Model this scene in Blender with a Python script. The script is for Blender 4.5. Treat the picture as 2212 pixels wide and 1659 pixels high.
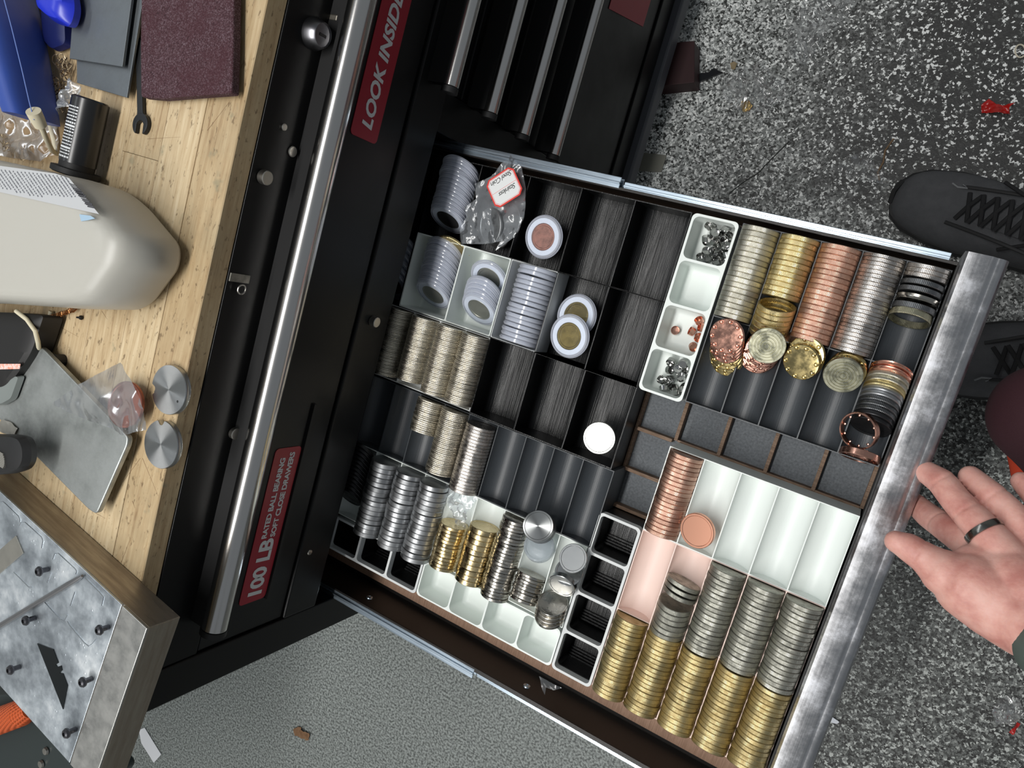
import bpy, bmesh, math, random
from mathutils import Vector, Matrix, noise
random.seed(11)
for o in list(bpy.data.objects): bpy.data.objects.remove(o)
SC = bpy.context.scene
COL = SC.collection
# ------------------------------------------------------------------ camera
CAM = Vector((0, 0, 1.38)); F = 1593.13; CX, CY = 1106.0, 829.5
RR = ((0.85255934, 0.2741234, -0.4449707), (0.31412216, -0.94922884, 0.01708414), (-0.41769586, -0.1543404, -0.89538216))
cd = bpy.data.cameras.new('camera'); cam = bpy.data.objects.new('camera', cd); COL.objects.link(cam)
cd.sensor_width = 36; cd.sensor_fit = 'HORIZONTAL'; cd.lens = F / 2212 * 36; cd.clip_start = 0.02
m = Matrix.Identity(4)
for i in range(3):
    m[i][0] = RR[0][i]; m[i][1] = -RR[1][i]; m[i][2] = -RR[2][i]; m[i][3] = CAM[i]
cam.matrix_world = m
SC.camera = cam
# ------------------------------------------------------------------ light
w = bpy.data.worlds.new('world'); SC.world = w; w.use_nodes = True
bg = w.node_tree.nodes['Background']; bg.inputs[0].default_value = (0.86, 0.93, 1.0, 1); bg.inputs[1].default_value = 0.215
def area(name, loc, sx, sy, power, color):
    l = bpy.data.lights.new(name, 'AREA'); l.shape = 'RECTANGLE'; l.size = sx; l.size_y = sy; l.energy = power; l.color = color
    o = bpy.data.objects.new(name, l); COL.objects.link(o); o.location = loc
    return o
area('ceiling_strip_light', (-0.40, -0.75, 2.75), 0.14, 2.4, 50, (1.0, 0.985, 0.96))
area('ceiling_strip_light', (-1.9, 0.9, 2.9), 0.14, 2.4, 12, (0.93, 0.97, 1.0))
SC.view_settings.view_transform = 'Standard'; SC.view_settings.look = 'None'; SC.view_settings.exposure = 0.0; SC.view_settings.gamma = 1
SC.view_settings.use_curve_mapping = False
# ------------------------------------------------------------------ helpers
def ray(u, v):
    a = ((u - CX) / F, (v - CY) / F, 1.0)
    return Vector([sum(RR[k][i] * a[k] for k in range(3)) for i in range(3)])
def at(u, v, z):
    d = ray(u, v); return CAM + d * ((z - CAM.z) / d.z)
def s2l(c):
    c = c / 255.0
    return c / 12.92 if c <= 0.04045 else ((c + 0.055) / 1.055) ** 2.4
def C3(r, g, b): return (s2l(r), s2l(g), s2l(b), 1)
class NT:
    def __init__(s, name):
        s.m = bpy.data.materials.new(name); s.m.use_nodes = True; s.t = s.m.node_tree; s.n = s.t.nodes; s.b = s.n['Principled BSDF']
    def add(s, typ, **kw):
        n = s.n.new(typ)
        for k, v in kw.items():
            if hasattr(n, k) and k not in ('inputs',): setattr(n, k, v)
        return n
    def link(s, a, b): s.t.links.new(a, b)
    def coord(s, scale=(1, 1, 1), kind='Object', rot=(0, 0, 0)):
        c = s.add('ShaderNodeTexCoord'); mp = s.add('ShaderNodeMapping'); mp.inputs['Scale'].default_value = scale; mp.inputs['Rotation'].default_value = rot
        s.link(c.outputs[kind], mp.inputs[0]); return mp.outputs[0]
    def noise(s, vec, scale, detail=4, rough=.6):
        n = s.add('ShaderNodeTexNoise'); n.inputs['Scale'].default_value = scale; n.inputs['Detail'].default_value = detail; n.inputs['Roughness'].default_value = rough
        s.link(vec, n.inputs['Vector']); return n.outputs['Fac']
    def ramp(s, fac, stops, interp='LINEAR'):
        r = s.add('ShaderNodeValToRGB'); r.color_ramp.interpolation = interp
        e = r.color_ramp.elements
        while len(e) < len(stops): e.new(0.5)
        for i, (p, c) in enumerate(stops): e[i].position = p; e[i].color = c if len(c) == 4 else (*c, 1)
        s.link(fac, r.inputs[0]); return r.outputs[0]
    def mix(s, fac, a, b, mode='MIX'):
        n = s.add('ShaderNodeMix', data_type='RGBA', blend_type=mode)
        for sock, v in ((n.inputs[0], fac), (n.inputs[6], a), (n.inputs[7], b)):
            if hasattr(v, 'is_linked') or hasattr(v, 'links'): s.link(v, sock)
            elif isinstance(v, (int, float)): sock.default_value = v
            else: sock.default_value = v
        return n.outputs[2]
    def math(s, op, a, b=0.0):
        n = s.add('ShaderNodeMath', operation=op)
        for sock, v in ((n.inputs[0], a), (n.inputs[1], b)):
            if hasattr(v, 'links'): s.link(v, sock)
            else: sock.default_value = v
        return n.outputs[0]
    def bump(s, h, strength=.3, dist=.001):
        b = s.add('ShaderNodeBump'); b.inputs['Strength'].default_value = strength; b.inputs['Distance'].default_value = dist
        s.link(h, b.inputs['Height']); s.link(b.outputs[0], s.b.inputs['Normal'])
def P(name, col, rough=.5, metal=0.0, var=0.0, vscale=60, bump=0.0, bscale=400, trans=0.0, coat=0.0, alpha=1.0, dark=None, spec=None, stretch=(1, 1, 1)):
    t = NT(name); b = t.b
    b.inputs['Base Color'].default_value = col; b.inputs['Roughness'].default_value = rough; b.inputs['Metallic'].default_value = metal
    b.inputs['Transmission Weight'].default_value = trans; b.inputs['Coat Weight'].default_value = coat; b.inputs['Alpha'].default_value = alpha
    if spec is not None: b.inputs['Specular IOR Level'].default_value = spec
    if var:
        v = t.coord(stretch); f = t.noise(v, vscale, 5, .65)
        dk = dark or tuple(c * .45 for c in col[:3]) + (1,)
        r = t.ramp(f, [(.5 - .18, dk), (.5 + .18, col)])
        t.link(t.mix(var, col, r), b.inputs['Base Color'])
        rr = t.ramp(f, [(.3, (min(1, rough + .2),) * 3), (.7, (rough,) * 3)]); t.link(rr, b.inputs['Roughness'])
    if bump:
        v2 = t.coord(stretch); t.bump(t.noise(v2, bscale, 3), bump, .0006)
    return t.m
def coin_mat(name, col, rough=.28, reeds=90, strength=.5, patina=.3, dark=None, knurl=False, metal=1.0, vs=90):
    t = NT(name); b = t.b
    b.inputs['Metallic'].default_value = metal; b.inputs['Roughness'].default_value = rough
    oi = t.add('ShaderNodeObjectInfo'); v = t.coord()
    va = t.add('ShaderNodeVectorMath', operation='ADD'); t.link(v, va.inputs[0])
    cm = t.add('ShaderNodeCombineXYZ'); t.link(t.math('MULTIPLY', oi.outputs['Random'], 9.0), cm.inputs[0]); t.link(cm.outputs[0], va.inputs[1])
    f = t.noise(va.outputs[0], vs, 5, .65)
    dk = dark or tuple(c * .4 for c in col[:3]) + (1,)
    r = t.ramp(f, [(.36, dk), (.58, col)])
    c1 = t.mix(patina, col, r)
    br = t.ramp(oi.outputs['Random'], [(0, (.78,) * 3), (1, (1.08,) * 3)])
    t.link(t.mix(1.0, c1, br, 'MULTIPLY'), b.inputs['Base Color'])
    t.link(t.ramp(f, [(.35, (min(1, rough + .25),) * 3), (.6, (rough,) * 3)]), b.inputs['Roughness'])
    if reeds:
        c = t.add('ShaderNodeTexCoord'); sx = t.add('ShaderNodeSeparateXYZ'); t.link(c.outputs['Object'], sx.inputs[0])
        a = t.math('ARCTAN2', sx.outputs[0], sx.outputs[1])
        if knurl:
            z = t.math('MULTIPLY', sx.outputs[2], reeds / .0175)
            h1 = t.math('SINE', t.math('ADD', t.math('MULTIPLY', a, float(reeds)), z)); h2 = t.math('SINE', t.math('SUBTRACT', t.math('MULTIPLY', a, float(reeds)), z))
            h = t.math('MULTIPLY', h1, h2)
        else:
            h = t.math('SINE', t.math('MULTIPLY', a, float(reeds)))
        t.bump(h, strength, .00025)
    return t.m
def clear(name, tint=(.95, .97, 1, 1), gloss=.1, rough=.05, haze=0.0, hazecol=(.8, .85, .9, 1)):
    t = NT(name); t.n.remove(t.b)
    tr = t.add('ShaderNodeBsdfTransparent'); tr.inputs[0].default_value = tint
    gl = t.add('ShaderNodeBsdfGlossy'); gl.inputs['Roughness'].default_value = rough
    fr = t.add('ShaderNodeFresnel'); fr.inputs[0].default_value = 1.5
    fac = t.math('MINIMUM', t.math('ADD', t.math('MULTIPLY', fr.outputs[0], .6), gloss), 1.0)
    mx = t.add('ShaderNodeMixShader'); t.link(fac, mx.inputs[0]); t.link(tr.outputs[0], mx.inputs[1]); t.link(gl.outputs[0], mx.inputs[2])
    out = mx.outputs[0]
    if haze:
        df = t.add('ShaderNodeBsdfDiffuse'); df.inputs[0].default_value = hazecol
        m2 = t.add('ShaderNodeMixShader'); m2.inputs[0].default_value = haze; t.link(out, m2.inputs[1]); t.link(df.outputs[0], m2.inputs[2]); out = m2.outputs[0]
    t.link(out, t.n['Material Output'].inputs[0]); return t.m

def props(o, label=None, cat=None, group=None, kind=None):
    if label: o['label'] = label
    if cat: o['category'] = cat
    if group: o['group'] = group
    if kind: o['kind'] = kind
    return o
def link(name, me, mat=None, parent=None, loc=None, mw=None):
    o = bpy.data.objects.new(name, me); COL.objects.link(o)
    if mat and not me.materials: me.materials.append(mat)
    if parent: o.parent = parent
    if loc is not None: o.location = loc
    if mw is not None: o.matrix_world = mw
    return o
def thing(name, loc, label, cat, group=None, rot=None):
    o = bpy.data.objects.new(name, None); COL.objects.link(o); o.location = loc; o.empty_display_size = .02
    if rot: o.rotation_euler = rot
    return props(o, label, cat, group)
def frame(o, z, x=None):
    z = Vector(z).normalized(); x = Vector(x) if x is not None else (Vector((1, 0, 0)) if abs(z.x) < .9 else Vector((0, 1, 0)))
    x = (x - z * x.dot(z)).normalized(); y = z.cross(x)
    M = Matrix.Identity(4)
    for i in range(3): M[i][0] = x[i]; M[i][1] = y[i]; M[i][2] = z[i]; M[i][3] = o[i]
    return M
class MB:
    def __init__(s, off=(0, 0, 0)): s.v = []; s.f = []; s.o = Vector(off)
    def add(s, vs, fs):
        k = len(s.v); s.v += [tuple(Vector(p) - s.o) for p in vs]; s.f += [tuple(i + k for i in f) for f in fs]; return s
    def box(s, x0, x1, y0, y1, z0, z1, M=None):
        vs = [Vector((x, y, z)) for x in (x0, x1) for y in (y0, y1) for z in (z0, z1)]
        if M is not None: vs = [M @ v for v in vs]
        return s.add(vs, [(0, 1, 3, 2), (4, 6, 7, 5), (0, 4, 5, 1), (2, 3, 7, 6), (0, 2, 6, 4), (1, 5, 7, 3)])
    def rings(s, rings, cap0=True, cap1=True, closed=True):
        n = len(rings[0]); vs = [p for r in rings for p in r]; fs = []
        for i in range(len(rings) - 1):
            for j in range(n if closed else n - 1):
                a = i * n + j; b = i * n + (j + 1) % n; fs.append((a, b, b + n, a + n))
        if cap0: fs.append(tuple(reversed(range(n))))
        if cap1: fs.append(tuple((len(rings) - 1) * n + j for j in range(n)))
        return s.add(vs, fs)
    def lathe(s, prof, n=40, M=None, caps=(True, True)):
        R = []
        for r, z in prof:
            ring = [Vector((r * math.cos(2 * math.pi * k / n), r * math.sin(2 * math.pi * k / n), z)) for k in range(n)]
            R.append([M @ p for p in ring] if M is not None else ring)
        return s.rings(R, *caps)
    def prism(s, pts, z0, z1, M=None):
        a = [Vector((p[0], p[1], z0)) for p in pts]; b = [Vector((p[0], p[1], z1)) for p in pts]
        if M is not None: a = [M @ p for p in a]; b = [M @ p for p in b]
        return s.rings([a, b])
    def tube(s, path, r, n=10, flat=1.0):
        path = [Vector(p) for p in path]; R = []; up = Vector((0, 0, 1))
        for i, p in enumerate(path):
            t = (path[min(i + 1, len(path) - 1)] - path[max(i - 1, 0)]).normalized()
            a = t.cross(up)
            if a.length < 1e-4: a = t.cross(Vector((1, 0, 0)))
            a.normalize(); b = a.cross(t)
            rr = r[i] if isinstance(r, (list, tuple)) else r
            R.append([p + a * rr * math.cos(2 * math.pi * k / n) + b * rr * flat * math.sin(2 * math.pi * k / n) for k in range(n)])
        return s.rings(R)
    def build(s, name, mat, parent=None, smooth=False, bevel=0, seg=2, loc=None, sub=0, auto=True):
        me = bpy.data.meshes.new(name); me.from_pydata(s.v, [], s.f); me.update()
        bm = bmesh.new(); bm.from_mesh(me); bmesh.ops.recalc_face_normals(bm, faces=bm.faces); bm.to_mesh(me); bm.free()
        if smooth:
            for p in me.polygons: p.use_smooth = True
            if auto: me.set_sharp_from_angle(angle=math.radians(38))
        me.materials.append(mat)
        o = link(name, me, None, parent, loc if loc is not None else (tuple(s.o) if s.o.length and parent is None else None))
        if bevel:
            b = o.modifiers.new('b', 'BEVEL'); b.width = bevel; b.segments = seg; b.limit_method = 'ANGLE'; b.angle_limit = math.radians(40)
        if sub:
            b = o.modifiers.new('s', 'SUBSURF'); b.levels = sub; b.render_levels = sub
        return o
def rrect(x0, x1, y0, y1, r, n=5):
    rs = r if isinstance(r, (tuple, list)) else (r,) * 4   # corners: x1y1, x0y1, x0y0, x1y0
    out = []
    for (cx, cy, a0, rr) in ((x1, y1, 0, rs[0]), (x0, y1, 90, rs[1]), (x0, y0, 180, rs[2]), (x1, y0, 270, rs[3])):
        sx = -1 if cx == x1 else 1; sy = -1 if cy == y1 else 1
        for k in range(n + 1):
            a = math.radians(a0 + 90 * k / n); out.append((cx + sx * rr + rr * math.cos(a), cy + sy * rr + rr * math.sin(a)))
    return out
def text(body, size, mat, parent, M, name='lettering', offset=0.0, shear=0.0, space=1.0, extrude=.00008, align='LEFT'):
    cu = bpy.data.curves.new('t', 'FONT'); cu.body = body; cu.size = size; cu.offset = offset * size; cu.shear = shear; cu.space_character = space
    cu.extrude = extrude; cu.align_x = align; cu.resolution_u = 3
    o = bpy.data.objects.new('t', cu); COL.objects.link(o)
    dg = bpy.context.evaluated_depsgraph_get(); me = bpy.data.meshes.new_from_object(o.evaluated_get(dg))
    bpy.data.objects.remove(o); me.materials.clear(); me.materials.append(mat); me.name = name
    t = bpy.data.objects.new(name, me); COL.objects.link(t)
    if parent: t.parent = parent
    t.matrix_local = M
    return t

# ------------------------------------------------------------------ materials
BLK = P('black_powder_coat', C3(12, 12, 13), .34, 0, bump=.05, bscale=1500, spec=.25)
BLK2 = P('black_satin_steel', C3(15, 16, 17), .3, 0, var=.35, vscale=6, spec=.32)
BLKM = P('matte_black', C3(14, 14, 15), .6)
CHROME = P('polished_aluminium', C3(205, 203, 200), .19, 1, bump=.03, bscale=60, stretch=(40, 1, 40))
ZINC = P('zinc_steel', C3(190, 205, 218), .22, 1, var=.25, vscale=8, stretch=(1, 30, 30))
RED = P('red_sticker', C3(150, 22, 42), .4)
PRINT = P('grey_white_print', C3(205, 208, 210), .5)
WHITE = P('white_plastic', C3(226, 232, 228), .42, bump=.12, bscale=900)
WHITE2 = P('grey_white_plastic', C3(205, 208, 208), .5, bump=.1, bscale=900)
PINK = P('pink_plastic', C3(232, 208, 198), .5, bump=.1, bscale=900)
def print_black(name, col, s, spec=.5, rough=.42):
    t = NT(name); t.b.inputs['Base Color'].default_value = col; t.b.inputs['Roughness'].default_value = rough; t.b.inputs['Specular IOR Level'].default_value = spec
    v = t.coord((1100, 9, 900)); n1 = t.noise(v, 1, 2); v2 = t.coord((1, 1, 1)); n2 = t.noise(v2, 700, 2)
    t.bump(t.math('ADD', n1, t.math('MULTIPLY', n2, .3)), s * .7, .0006); return t.m
PBLK = print_black('ribbed_black_print', C3(13, 14, 15), .9, .42, .32)
PBLK2 = print_black('dark_grey_print', C3(56, 60, 64), .35, .5, .42)
FELT = P('grey_felt_paper', C3(104, 108, 112), .7, var=.7, vscale=420, bump=1.0, bscale=520)
VENEER = P('walnut_veneer', C3(160, 128, 106), .5, var=.6, vscale=60, dark=C3(112, 84, 66), stretch=(14, 1, 1))
WALNUT = P('raw_walnut', C3(128, 104, 84), .65, var=.7, vscale=80, dark=C3(60, 44, 34), stretch=(1, 12, 1))

# ------------------------------------------------------------------ floor
def floor_mat():
    t = NT('flake_floor'); v = t.coord()
    vo = t.add('ShaderNodeTexVoronoi'); vo.inputs['Scale'].default_value = 300; vo.inputs['Randomness'].default_value = 1; 
    dn = t.add('ShaderNodeTexNoise'); dn.inputs['Scale'].default_value = 260; t.link(v, dn.inputs['Vector'])
    dv = t.add('ShaderNodeVectorMath', operation='SCALE'); dv.inputs['Scale'].default_value = .008; t.link(dn.outputs['Color'], dv.inputs[0])
    av = t.add('ShaderNodeVectorMath', operation='ADD'); t.link(v, av.inputs[0]); t.link(dv.outputs[0], av.inputs[1]); t.link(av.outputs[0], vo.inputs['Vector'])
    sp = t.add('ShaderNodeSeparateColor'); t.link(vo.outputs['Color'], sp.inputs[0])
    dense = t.ramp(sp.outputs[0], [(0, C3(48, 50, 48)), (.20, C3(116, 120, 118)), (.40, C3(162, 166, 164)), (.60, C3(206, 210, 208)), (.80, C3(250, 252, 250))], 'CONSTANT')
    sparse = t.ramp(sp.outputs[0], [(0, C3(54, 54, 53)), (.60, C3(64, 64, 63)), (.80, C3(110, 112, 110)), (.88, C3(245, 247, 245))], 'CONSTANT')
    soft = t.ramp(t.noise(v, 210, 3, .6), [(.38, C3(78, 82, 80)), (.62, C3(158, 164, 161))])
    sx = t.add('ShaderNodeSeparateXYZ'); t.link(v, sx.inputs[0]); X_, Y_ = sx.outputs[0], sx.outputs[1]
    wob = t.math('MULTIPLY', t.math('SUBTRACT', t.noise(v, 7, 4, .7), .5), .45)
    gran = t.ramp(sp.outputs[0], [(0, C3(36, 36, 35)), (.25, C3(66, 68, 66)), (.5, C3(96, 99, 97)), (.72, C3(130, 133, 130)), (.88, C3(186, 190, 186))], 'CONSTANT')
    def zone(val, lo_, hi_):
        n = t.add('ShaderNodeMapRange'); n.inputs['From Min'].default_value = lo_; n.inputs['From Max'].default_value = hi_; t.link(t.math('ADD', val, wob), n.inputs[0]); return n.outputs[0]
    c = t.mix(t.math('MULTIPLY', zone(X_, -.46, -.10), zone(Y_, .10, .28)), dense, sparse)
    c = t.mix(zone(t.math('MULTIPLY', Y_, -1.0), -.18, .0), c, gran)
    c = t.mix(t.math('MULTIPLY', zone(t.math('MULTIPLY', Y_, -1.0), .40, .60), zone(t.math('MULTIPLY', X_, -1.0), -.02, .2)), c, soft)
    t.link(c, t.b.inputs['Base Color']); t.b.inputs['Roughness'].default_value = .5
    t.bump(vo.outputs['Distance'], .25, .001); return t.m
fl = MB().box(-2.5, 2.5, -2.5, 2.5, -.05, 0).build('floor', floor_mat()); props(fl, kind='structure')
wallm = P('painted_wall', C3(205, 206, 204), .8)
props(MB().box(-2.55, -2.5, -2.5, 2.5, 0, 3).build('wall_back', wallm), kind='structure')
props(MB().box(-2.5, 2.5, -2.55, -2.5, 0, 3).build('wall_left', wallm), kind='structure')
props(MB().box(-2.5, 2.5, 2.5, 2.55, 0, 3).build('wall_right', wallm), kind='structure')

# ------------------------------------------------------------------ tool chest
XF = -.503; Y0 = -.5117; YR = .75
chest = thing('tool_chest', (-.78, 0, 0), 'black steel tool chest with wooden top, long silver handles and one drawer pulled open', 'tool chest')
def cp(mb, name, mat, parent=chest, **k):      # part given in world coordinates
    o = mb.build(name, mat, parent, **k)
    p = parent
    off = Vector((0, 0, 0))
    while p is not None: off += p.location; p = p.parent
    if not mb.o.length: o.location = -off
    return o
def woodmat():
    t = NT('butcher_block'); oi = t.add('ShaderNodeObjectInfo'); v = t.coord()
    cm = t.add('ShaderNodeCombineXYZ'); t.link(t.math('MULTIPLY', oi.outputs['Random'], 7.0), cm.inputs[1])
    va = t.add('ShaderNodeVectorMath', operation='ADD'); t.link(v, va.inputs[0]); t.link(cm.outputs[0], va.inputs[1])
    mp = t.add('ShaderNodeMapping'); mp.inputs['Scale'].default_value = (22, 1.6, 22); t.link(va.outputs[0], mp.inputs[0])
    g = t.noise(mp.outputs[0], 9, 6, .7)
    c = t.ramp(g, [(.28, C3(146, 120, 90)), (.42, C3(190, 170, 138)), (.6, C3(208, 192, 162)), (.75, C3(220, 206, 180))])
    tone = t.ramp(oi.outputs['Random'], [(0, C3(222, 212, 196)), (.5, C3(240, 233, 222)), (1, C3(252, 248, 240))])
    c = t.mix(1.0, c, tone, 'MULTIPLY')
    d = t.noise(v, 6, 5, .7); c = t.mix(t.ramp(d, [(.48, (0, 0, 0)), (.72, (.6, .6, .6))]), c, C3(138, 126, 100))
    mp2 = t.add('ShaderNodeMapping'); mp2.inputs['Scale'].default_value = (2.4, 1, 2.4); t.link(va.outputs[0], mp2.inputs[0])
    sp = t.noise(mp2.outputs[0], 120, 3, .6); c = t.mix(t.ramp(sp, [(.60, (0, 0, 0)), (.68, (.75, .75, .75))]), c, C3(106, 86, 60))
    sp2 = t.noise(v, 38, 3, .6); c = t.mix(t.ramp(sp2, [(.66, (0, 0, 0)), (.76, (.6, .6, .6))]), c, C3(112, 116, 96))
    t.link(c, t.b.inputs['Base Color']); t.b.inputs['Roughness'].default_value = .5; t.bump(g, .15, .0006); return t.m
WOOD = woodmat()
top = bpy.data.objects.new('wooden_top', None); COL.objects.link(top); top.parent = chest; top['label'] = 'oiled butcher block top with scratches and spots'
xs = [XF - .0005]; 
while xs[-1] > -1.03: xs.append(xs[-1] - random.uniform(.038, .05))
for a, b in zip(xs, xs[1:]):
    ys = [Y0 + .012, random.uniform(-.45, .2), YR]
    for y0, y1 in zip(ys, ys[1:]):
        cp(MB().box(b + .00015, a - .00015, y0 + .00015, y1 - .00015, .919, .939), 'stave', WOOD, top, bevel=.0008 if a > -.51 else .0002, seg=1)
scr = MB()
for (u0, v0), (u1, v1), w_ in (((448, 282), (498, 217), .0005), ((295, 637), (355, 646), .0004), ((308, 990), (342, 1072), .0005), ((303, 990), (252, 1060), .0004), ((206, 1108), (228, 1120), .0004), ((262, 1215), (282, 1162), .0006), ((220, 672), (232, 690), .0005), ((318, 300), (390, 296), .0003), ((100, 690), (170, 728), .0004), ((286, 1082), (292, 1098), .0006)):
    a_, b_ = at(u0, v0, .939), at(u1, v1, .939); d_ = (b_ - a_).normalized(); s_ = Vector((-d_.y, d_.x, 0)) * w_ / 2
    scr.prism([((a_ + s_).x, (a_ + s_).y), ((b_ + s_ * .3).x, (b_ + s_ * .3).y), ((b_ - s_ * .3).x, (b_ - s_ * .3).y), ((a_ - s_).x, (a_ - s_).y)], .9388, .93905)
cp(scr, 'scratch', P('dark_scratch', C3(112, 84, 56), .8), top)
# carcass
cp(MB().box(XF - .012, XF, Y0 + .0447, YR, .853, .9185), 'top_rail', BLK, bevel=.0012)
cp(MB().box(XF - .02, XF + .001, Y0, Y0 + .0442, .052, .9185), 'corner_post', BLK, bevel=.0015)
cp(MB().box(XF - .02, XF + .001, .117, .161, .09, .690), 'middle_post', BLK, bevel=.0012)
cp(MB().box(XF - .55, XF - .02, Y0, Y0 + .004, .052, .9185), 'side_panel', BLK)
cp(MB().box(XF - .55, XF - .02, YR - .004, YR, .052, .9185), 'side_panel', BLK)
cp(MB().box(XF - .553, XF - .55, Y0, YR, .052, .9185), 'back_panel', BLK)
cp(MB().box(XF - .55, XF - .02, Y0, YR, .052, .06), 'bottom_panel', BLK)
cp(MB().box(XF - .012, XF + .002, Y0 + .0447, YR, .678, .732), 'cross_rail', BLK2, bevel=.002)
cp(MB().box(XF - .012, XF - .002, Y0 + .0447, YR, .09, .141), 'bottom_rail', BLK, bevel=.0012)
cp(MB().box(XF - .01, XF + .012, Y0, YR, .052, .088), 'bottom_lip', P('grey_rubber_lip', C3(74, 76, 82), .5), bevel=.004)
for x, y in ((XF - .06, Y0 + .06), (XF - .49, Y0 + .06), (XF - .06, YR - .06), (XF - .49, YR - .06)):
    cs = MB().lathe([(.012, 0), (.028, .002), (.028, .022), (.012, .024)], 24, frame((x, y - .012, .028), (0, 1, 0))); cs.box(x - .02, x + .02, y - .018, y + .018, .03, .052)
    cp(cs, 'caster', BLKM, smooth=True)
# full-width top drawer
def drawer(name, y0, y1, z0, z1, label=None):
    o = cp(MB().box(XF - .30, XF - .001, y0, y1, z0, z1), name, BLK2, bevel=.002)
    if label: o['label'] = label
    return o
td = drawer('drawer', Y0 + .046, YR - .01, .7335, .8515, 'full-width top drawer front with red stickers')
def sub(mb, name, mat, parent, **k):          # sub-part in world coordinates of a parent whose location is -chest.location in chest
    o = mb.build(name, mat, parent, **k)
    return o
def handle(parent, y0, y1, xc, zc, r):
    M = frame((xc, y0, zc), (0, 1, 0)); L = y1 - y0
    t = sub(MB().lathe([(r - .001, 0), (r, .001), (r, L - .001), (r - .001, L)], 32, M), 'handle', CHROME, parent, smooth=True)
    mb = MB()
    mb.box(XF - .001, xc, y0 + .002, y1 - .002, zc - r * .95, zc - r * .6); mb.box(XF - .001, xc, y0 + .002, y1 - .002, zc + r * .6, zc + r * .9)
    sub(mb, 'handle_mount', BLKM, parent)
    sub(MB().lathe([(r * 1.04, -.006), (r * 1.04, 0), (r * .5, .0)], 24, M), 'handle_end_cap', BLKM, parent, smooth=True)
handle(td, -.424, YR - .03, -.482, .860, .0125)
def sticker(y0, y1, z0, z1):
    return sub(MB().prism(rrect(y0, y1, z0, z1, .005), 0, .0006, Matrix(((0, 0, 1, XF - .0008), (1, 0, 0, 0), (0, 1, 0, 0), (0, 0, 0, 1)))), 'sticker', RED, td)
def TM(y, z): return Matrix(((0, 0, 1, XF + .0001), (1, 0, 0, y), (0, 1, 0, z), (0, 0, 0, 1)))
sticker(.0765, .262, .771, .812); sticker(-.4275, -.2475, .771, .809)
text('LOOK INSIDE!', .0212, PRINT, td, TM(.0865, .7842), offset=.034, shear=.2, space=1.0)
text('100 LB', .0268, PRINT, td, TM(-.4245, .7800), offset=.034, shear=.06, space=.93)
text('RATED BALL BEARING', .0099, PRINT, td, TM(-.3515, .7925), offset=.032, shear=.05, space=.93)
text('SOFT CLOSE DRAWERS', .0099, PRINT, td, TM(-.3515, .7800), offset=.032, shear=.05, space=.93)
sub(MB().box(XF - .001, XF + .002, -.43, -.2, .7655, .7695), 'trim_edge', BLKM, td)
# right-hand bank of drawers
for zt, zb, zc in ((.730, .6405, .711), (.638, .5555, .623), (.553, .4595, .535), (.457, .143, .437)):
    d = cp(MB().box(XF - .30, XF - .006, .163, YR - .01, zb, zt - (.055 if zt > .7 else 0)), 'drawer', BLK2, bevel=.002)
    handle(d, .158, YR - .03, -.476, zc, .0088)
    if zb < .2:
        sub(MB().prism([(.430, .187), (.56, .187), (.56, .33), (.398, .33)], 0, .0006, Matrix(((0, 0, 1, XF - .0055), (1, 0, 0, 0), (0, 1, 0, 0), (0, 0, 0, 1)))), 'sticker', RED, d)
# lower closed drawers under the open one
for z0, z1 in ((.143, .34), (.343, .50)):
    cp(MB().box(XF - .30, XF - .006, Y0 + .046, .115, z0, z1), 'drawer', BLK2, bevel=.002)
# lock
M = frame((XF, .1405, .8855), (1, 0, 0))
lk = cp(MB().lathe([(.0135, -.001), (.0135, .003), (.0105, .011), (.0098, .012), (.0098, .0108), (.001, .0108)], 36, M, (False, True)), 'lock', P('chrome_lock', C3(120, 120, 124), .3, 1), smooth=True)
sub(MB().box(-.0012, .0012, -.0045, .0035, .0105, .0112, M), 'keyhole', BLKM, lk)
lt = cp(MB().box(XF, XF + .006, .158, .2, .852, .868).box(XF, XF + .009, .158, .163, .849, .872), 'latch', P('worn_latch_steel', C3(150, 145, 135), .4, 1, var=.4), bevel=.001)

# the open drawer (part) with its pull and slides (sub-parts)
dr = bpy.data.objects.new('drawer', None); COL.objects.link(dr); dr.parent = chest; dr['label'] = 'open drawer pulled out, black steel with silver slides and aluminium pull'
YB, YT, ZB, ZR = -.4545, .1035, .584, .642
DW = P('drawer_black_steel', C3(30, 27, 25), .35, .3, bump=.1, bscale=300, stretch=(60, 1, 1))
cp(MB().box(-.93, .030, YB - .001, YT + .001, ZB - .0015, ZB), 'bottom', DW, dr)
cp(MB().box(-.93, .030, YB - .0012, YB, ZB, ZR - .002).box(-.93, .030, YB - .005, YB, ZR - .002, ZR), 'side_wall', DW, dr, bevel=.0004)
cp(MB().box(-.93, .030, YT, YT + .0012, ZB, ZR - .002).box(-.93, .030, YT, YT + .003, ZR - .002, ZR), 'side_wall', DW, dr, bevel=.0004)
cp(MB().box(.0293, .0308, YB - .001, YT + .001, ZB, ZR), 'front_wall', BLKM, dr)
cp(MB().box(-.93, -.9285, YB, YT, ZB, ZR), 'back_wall', BLKM, dr)
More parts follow.
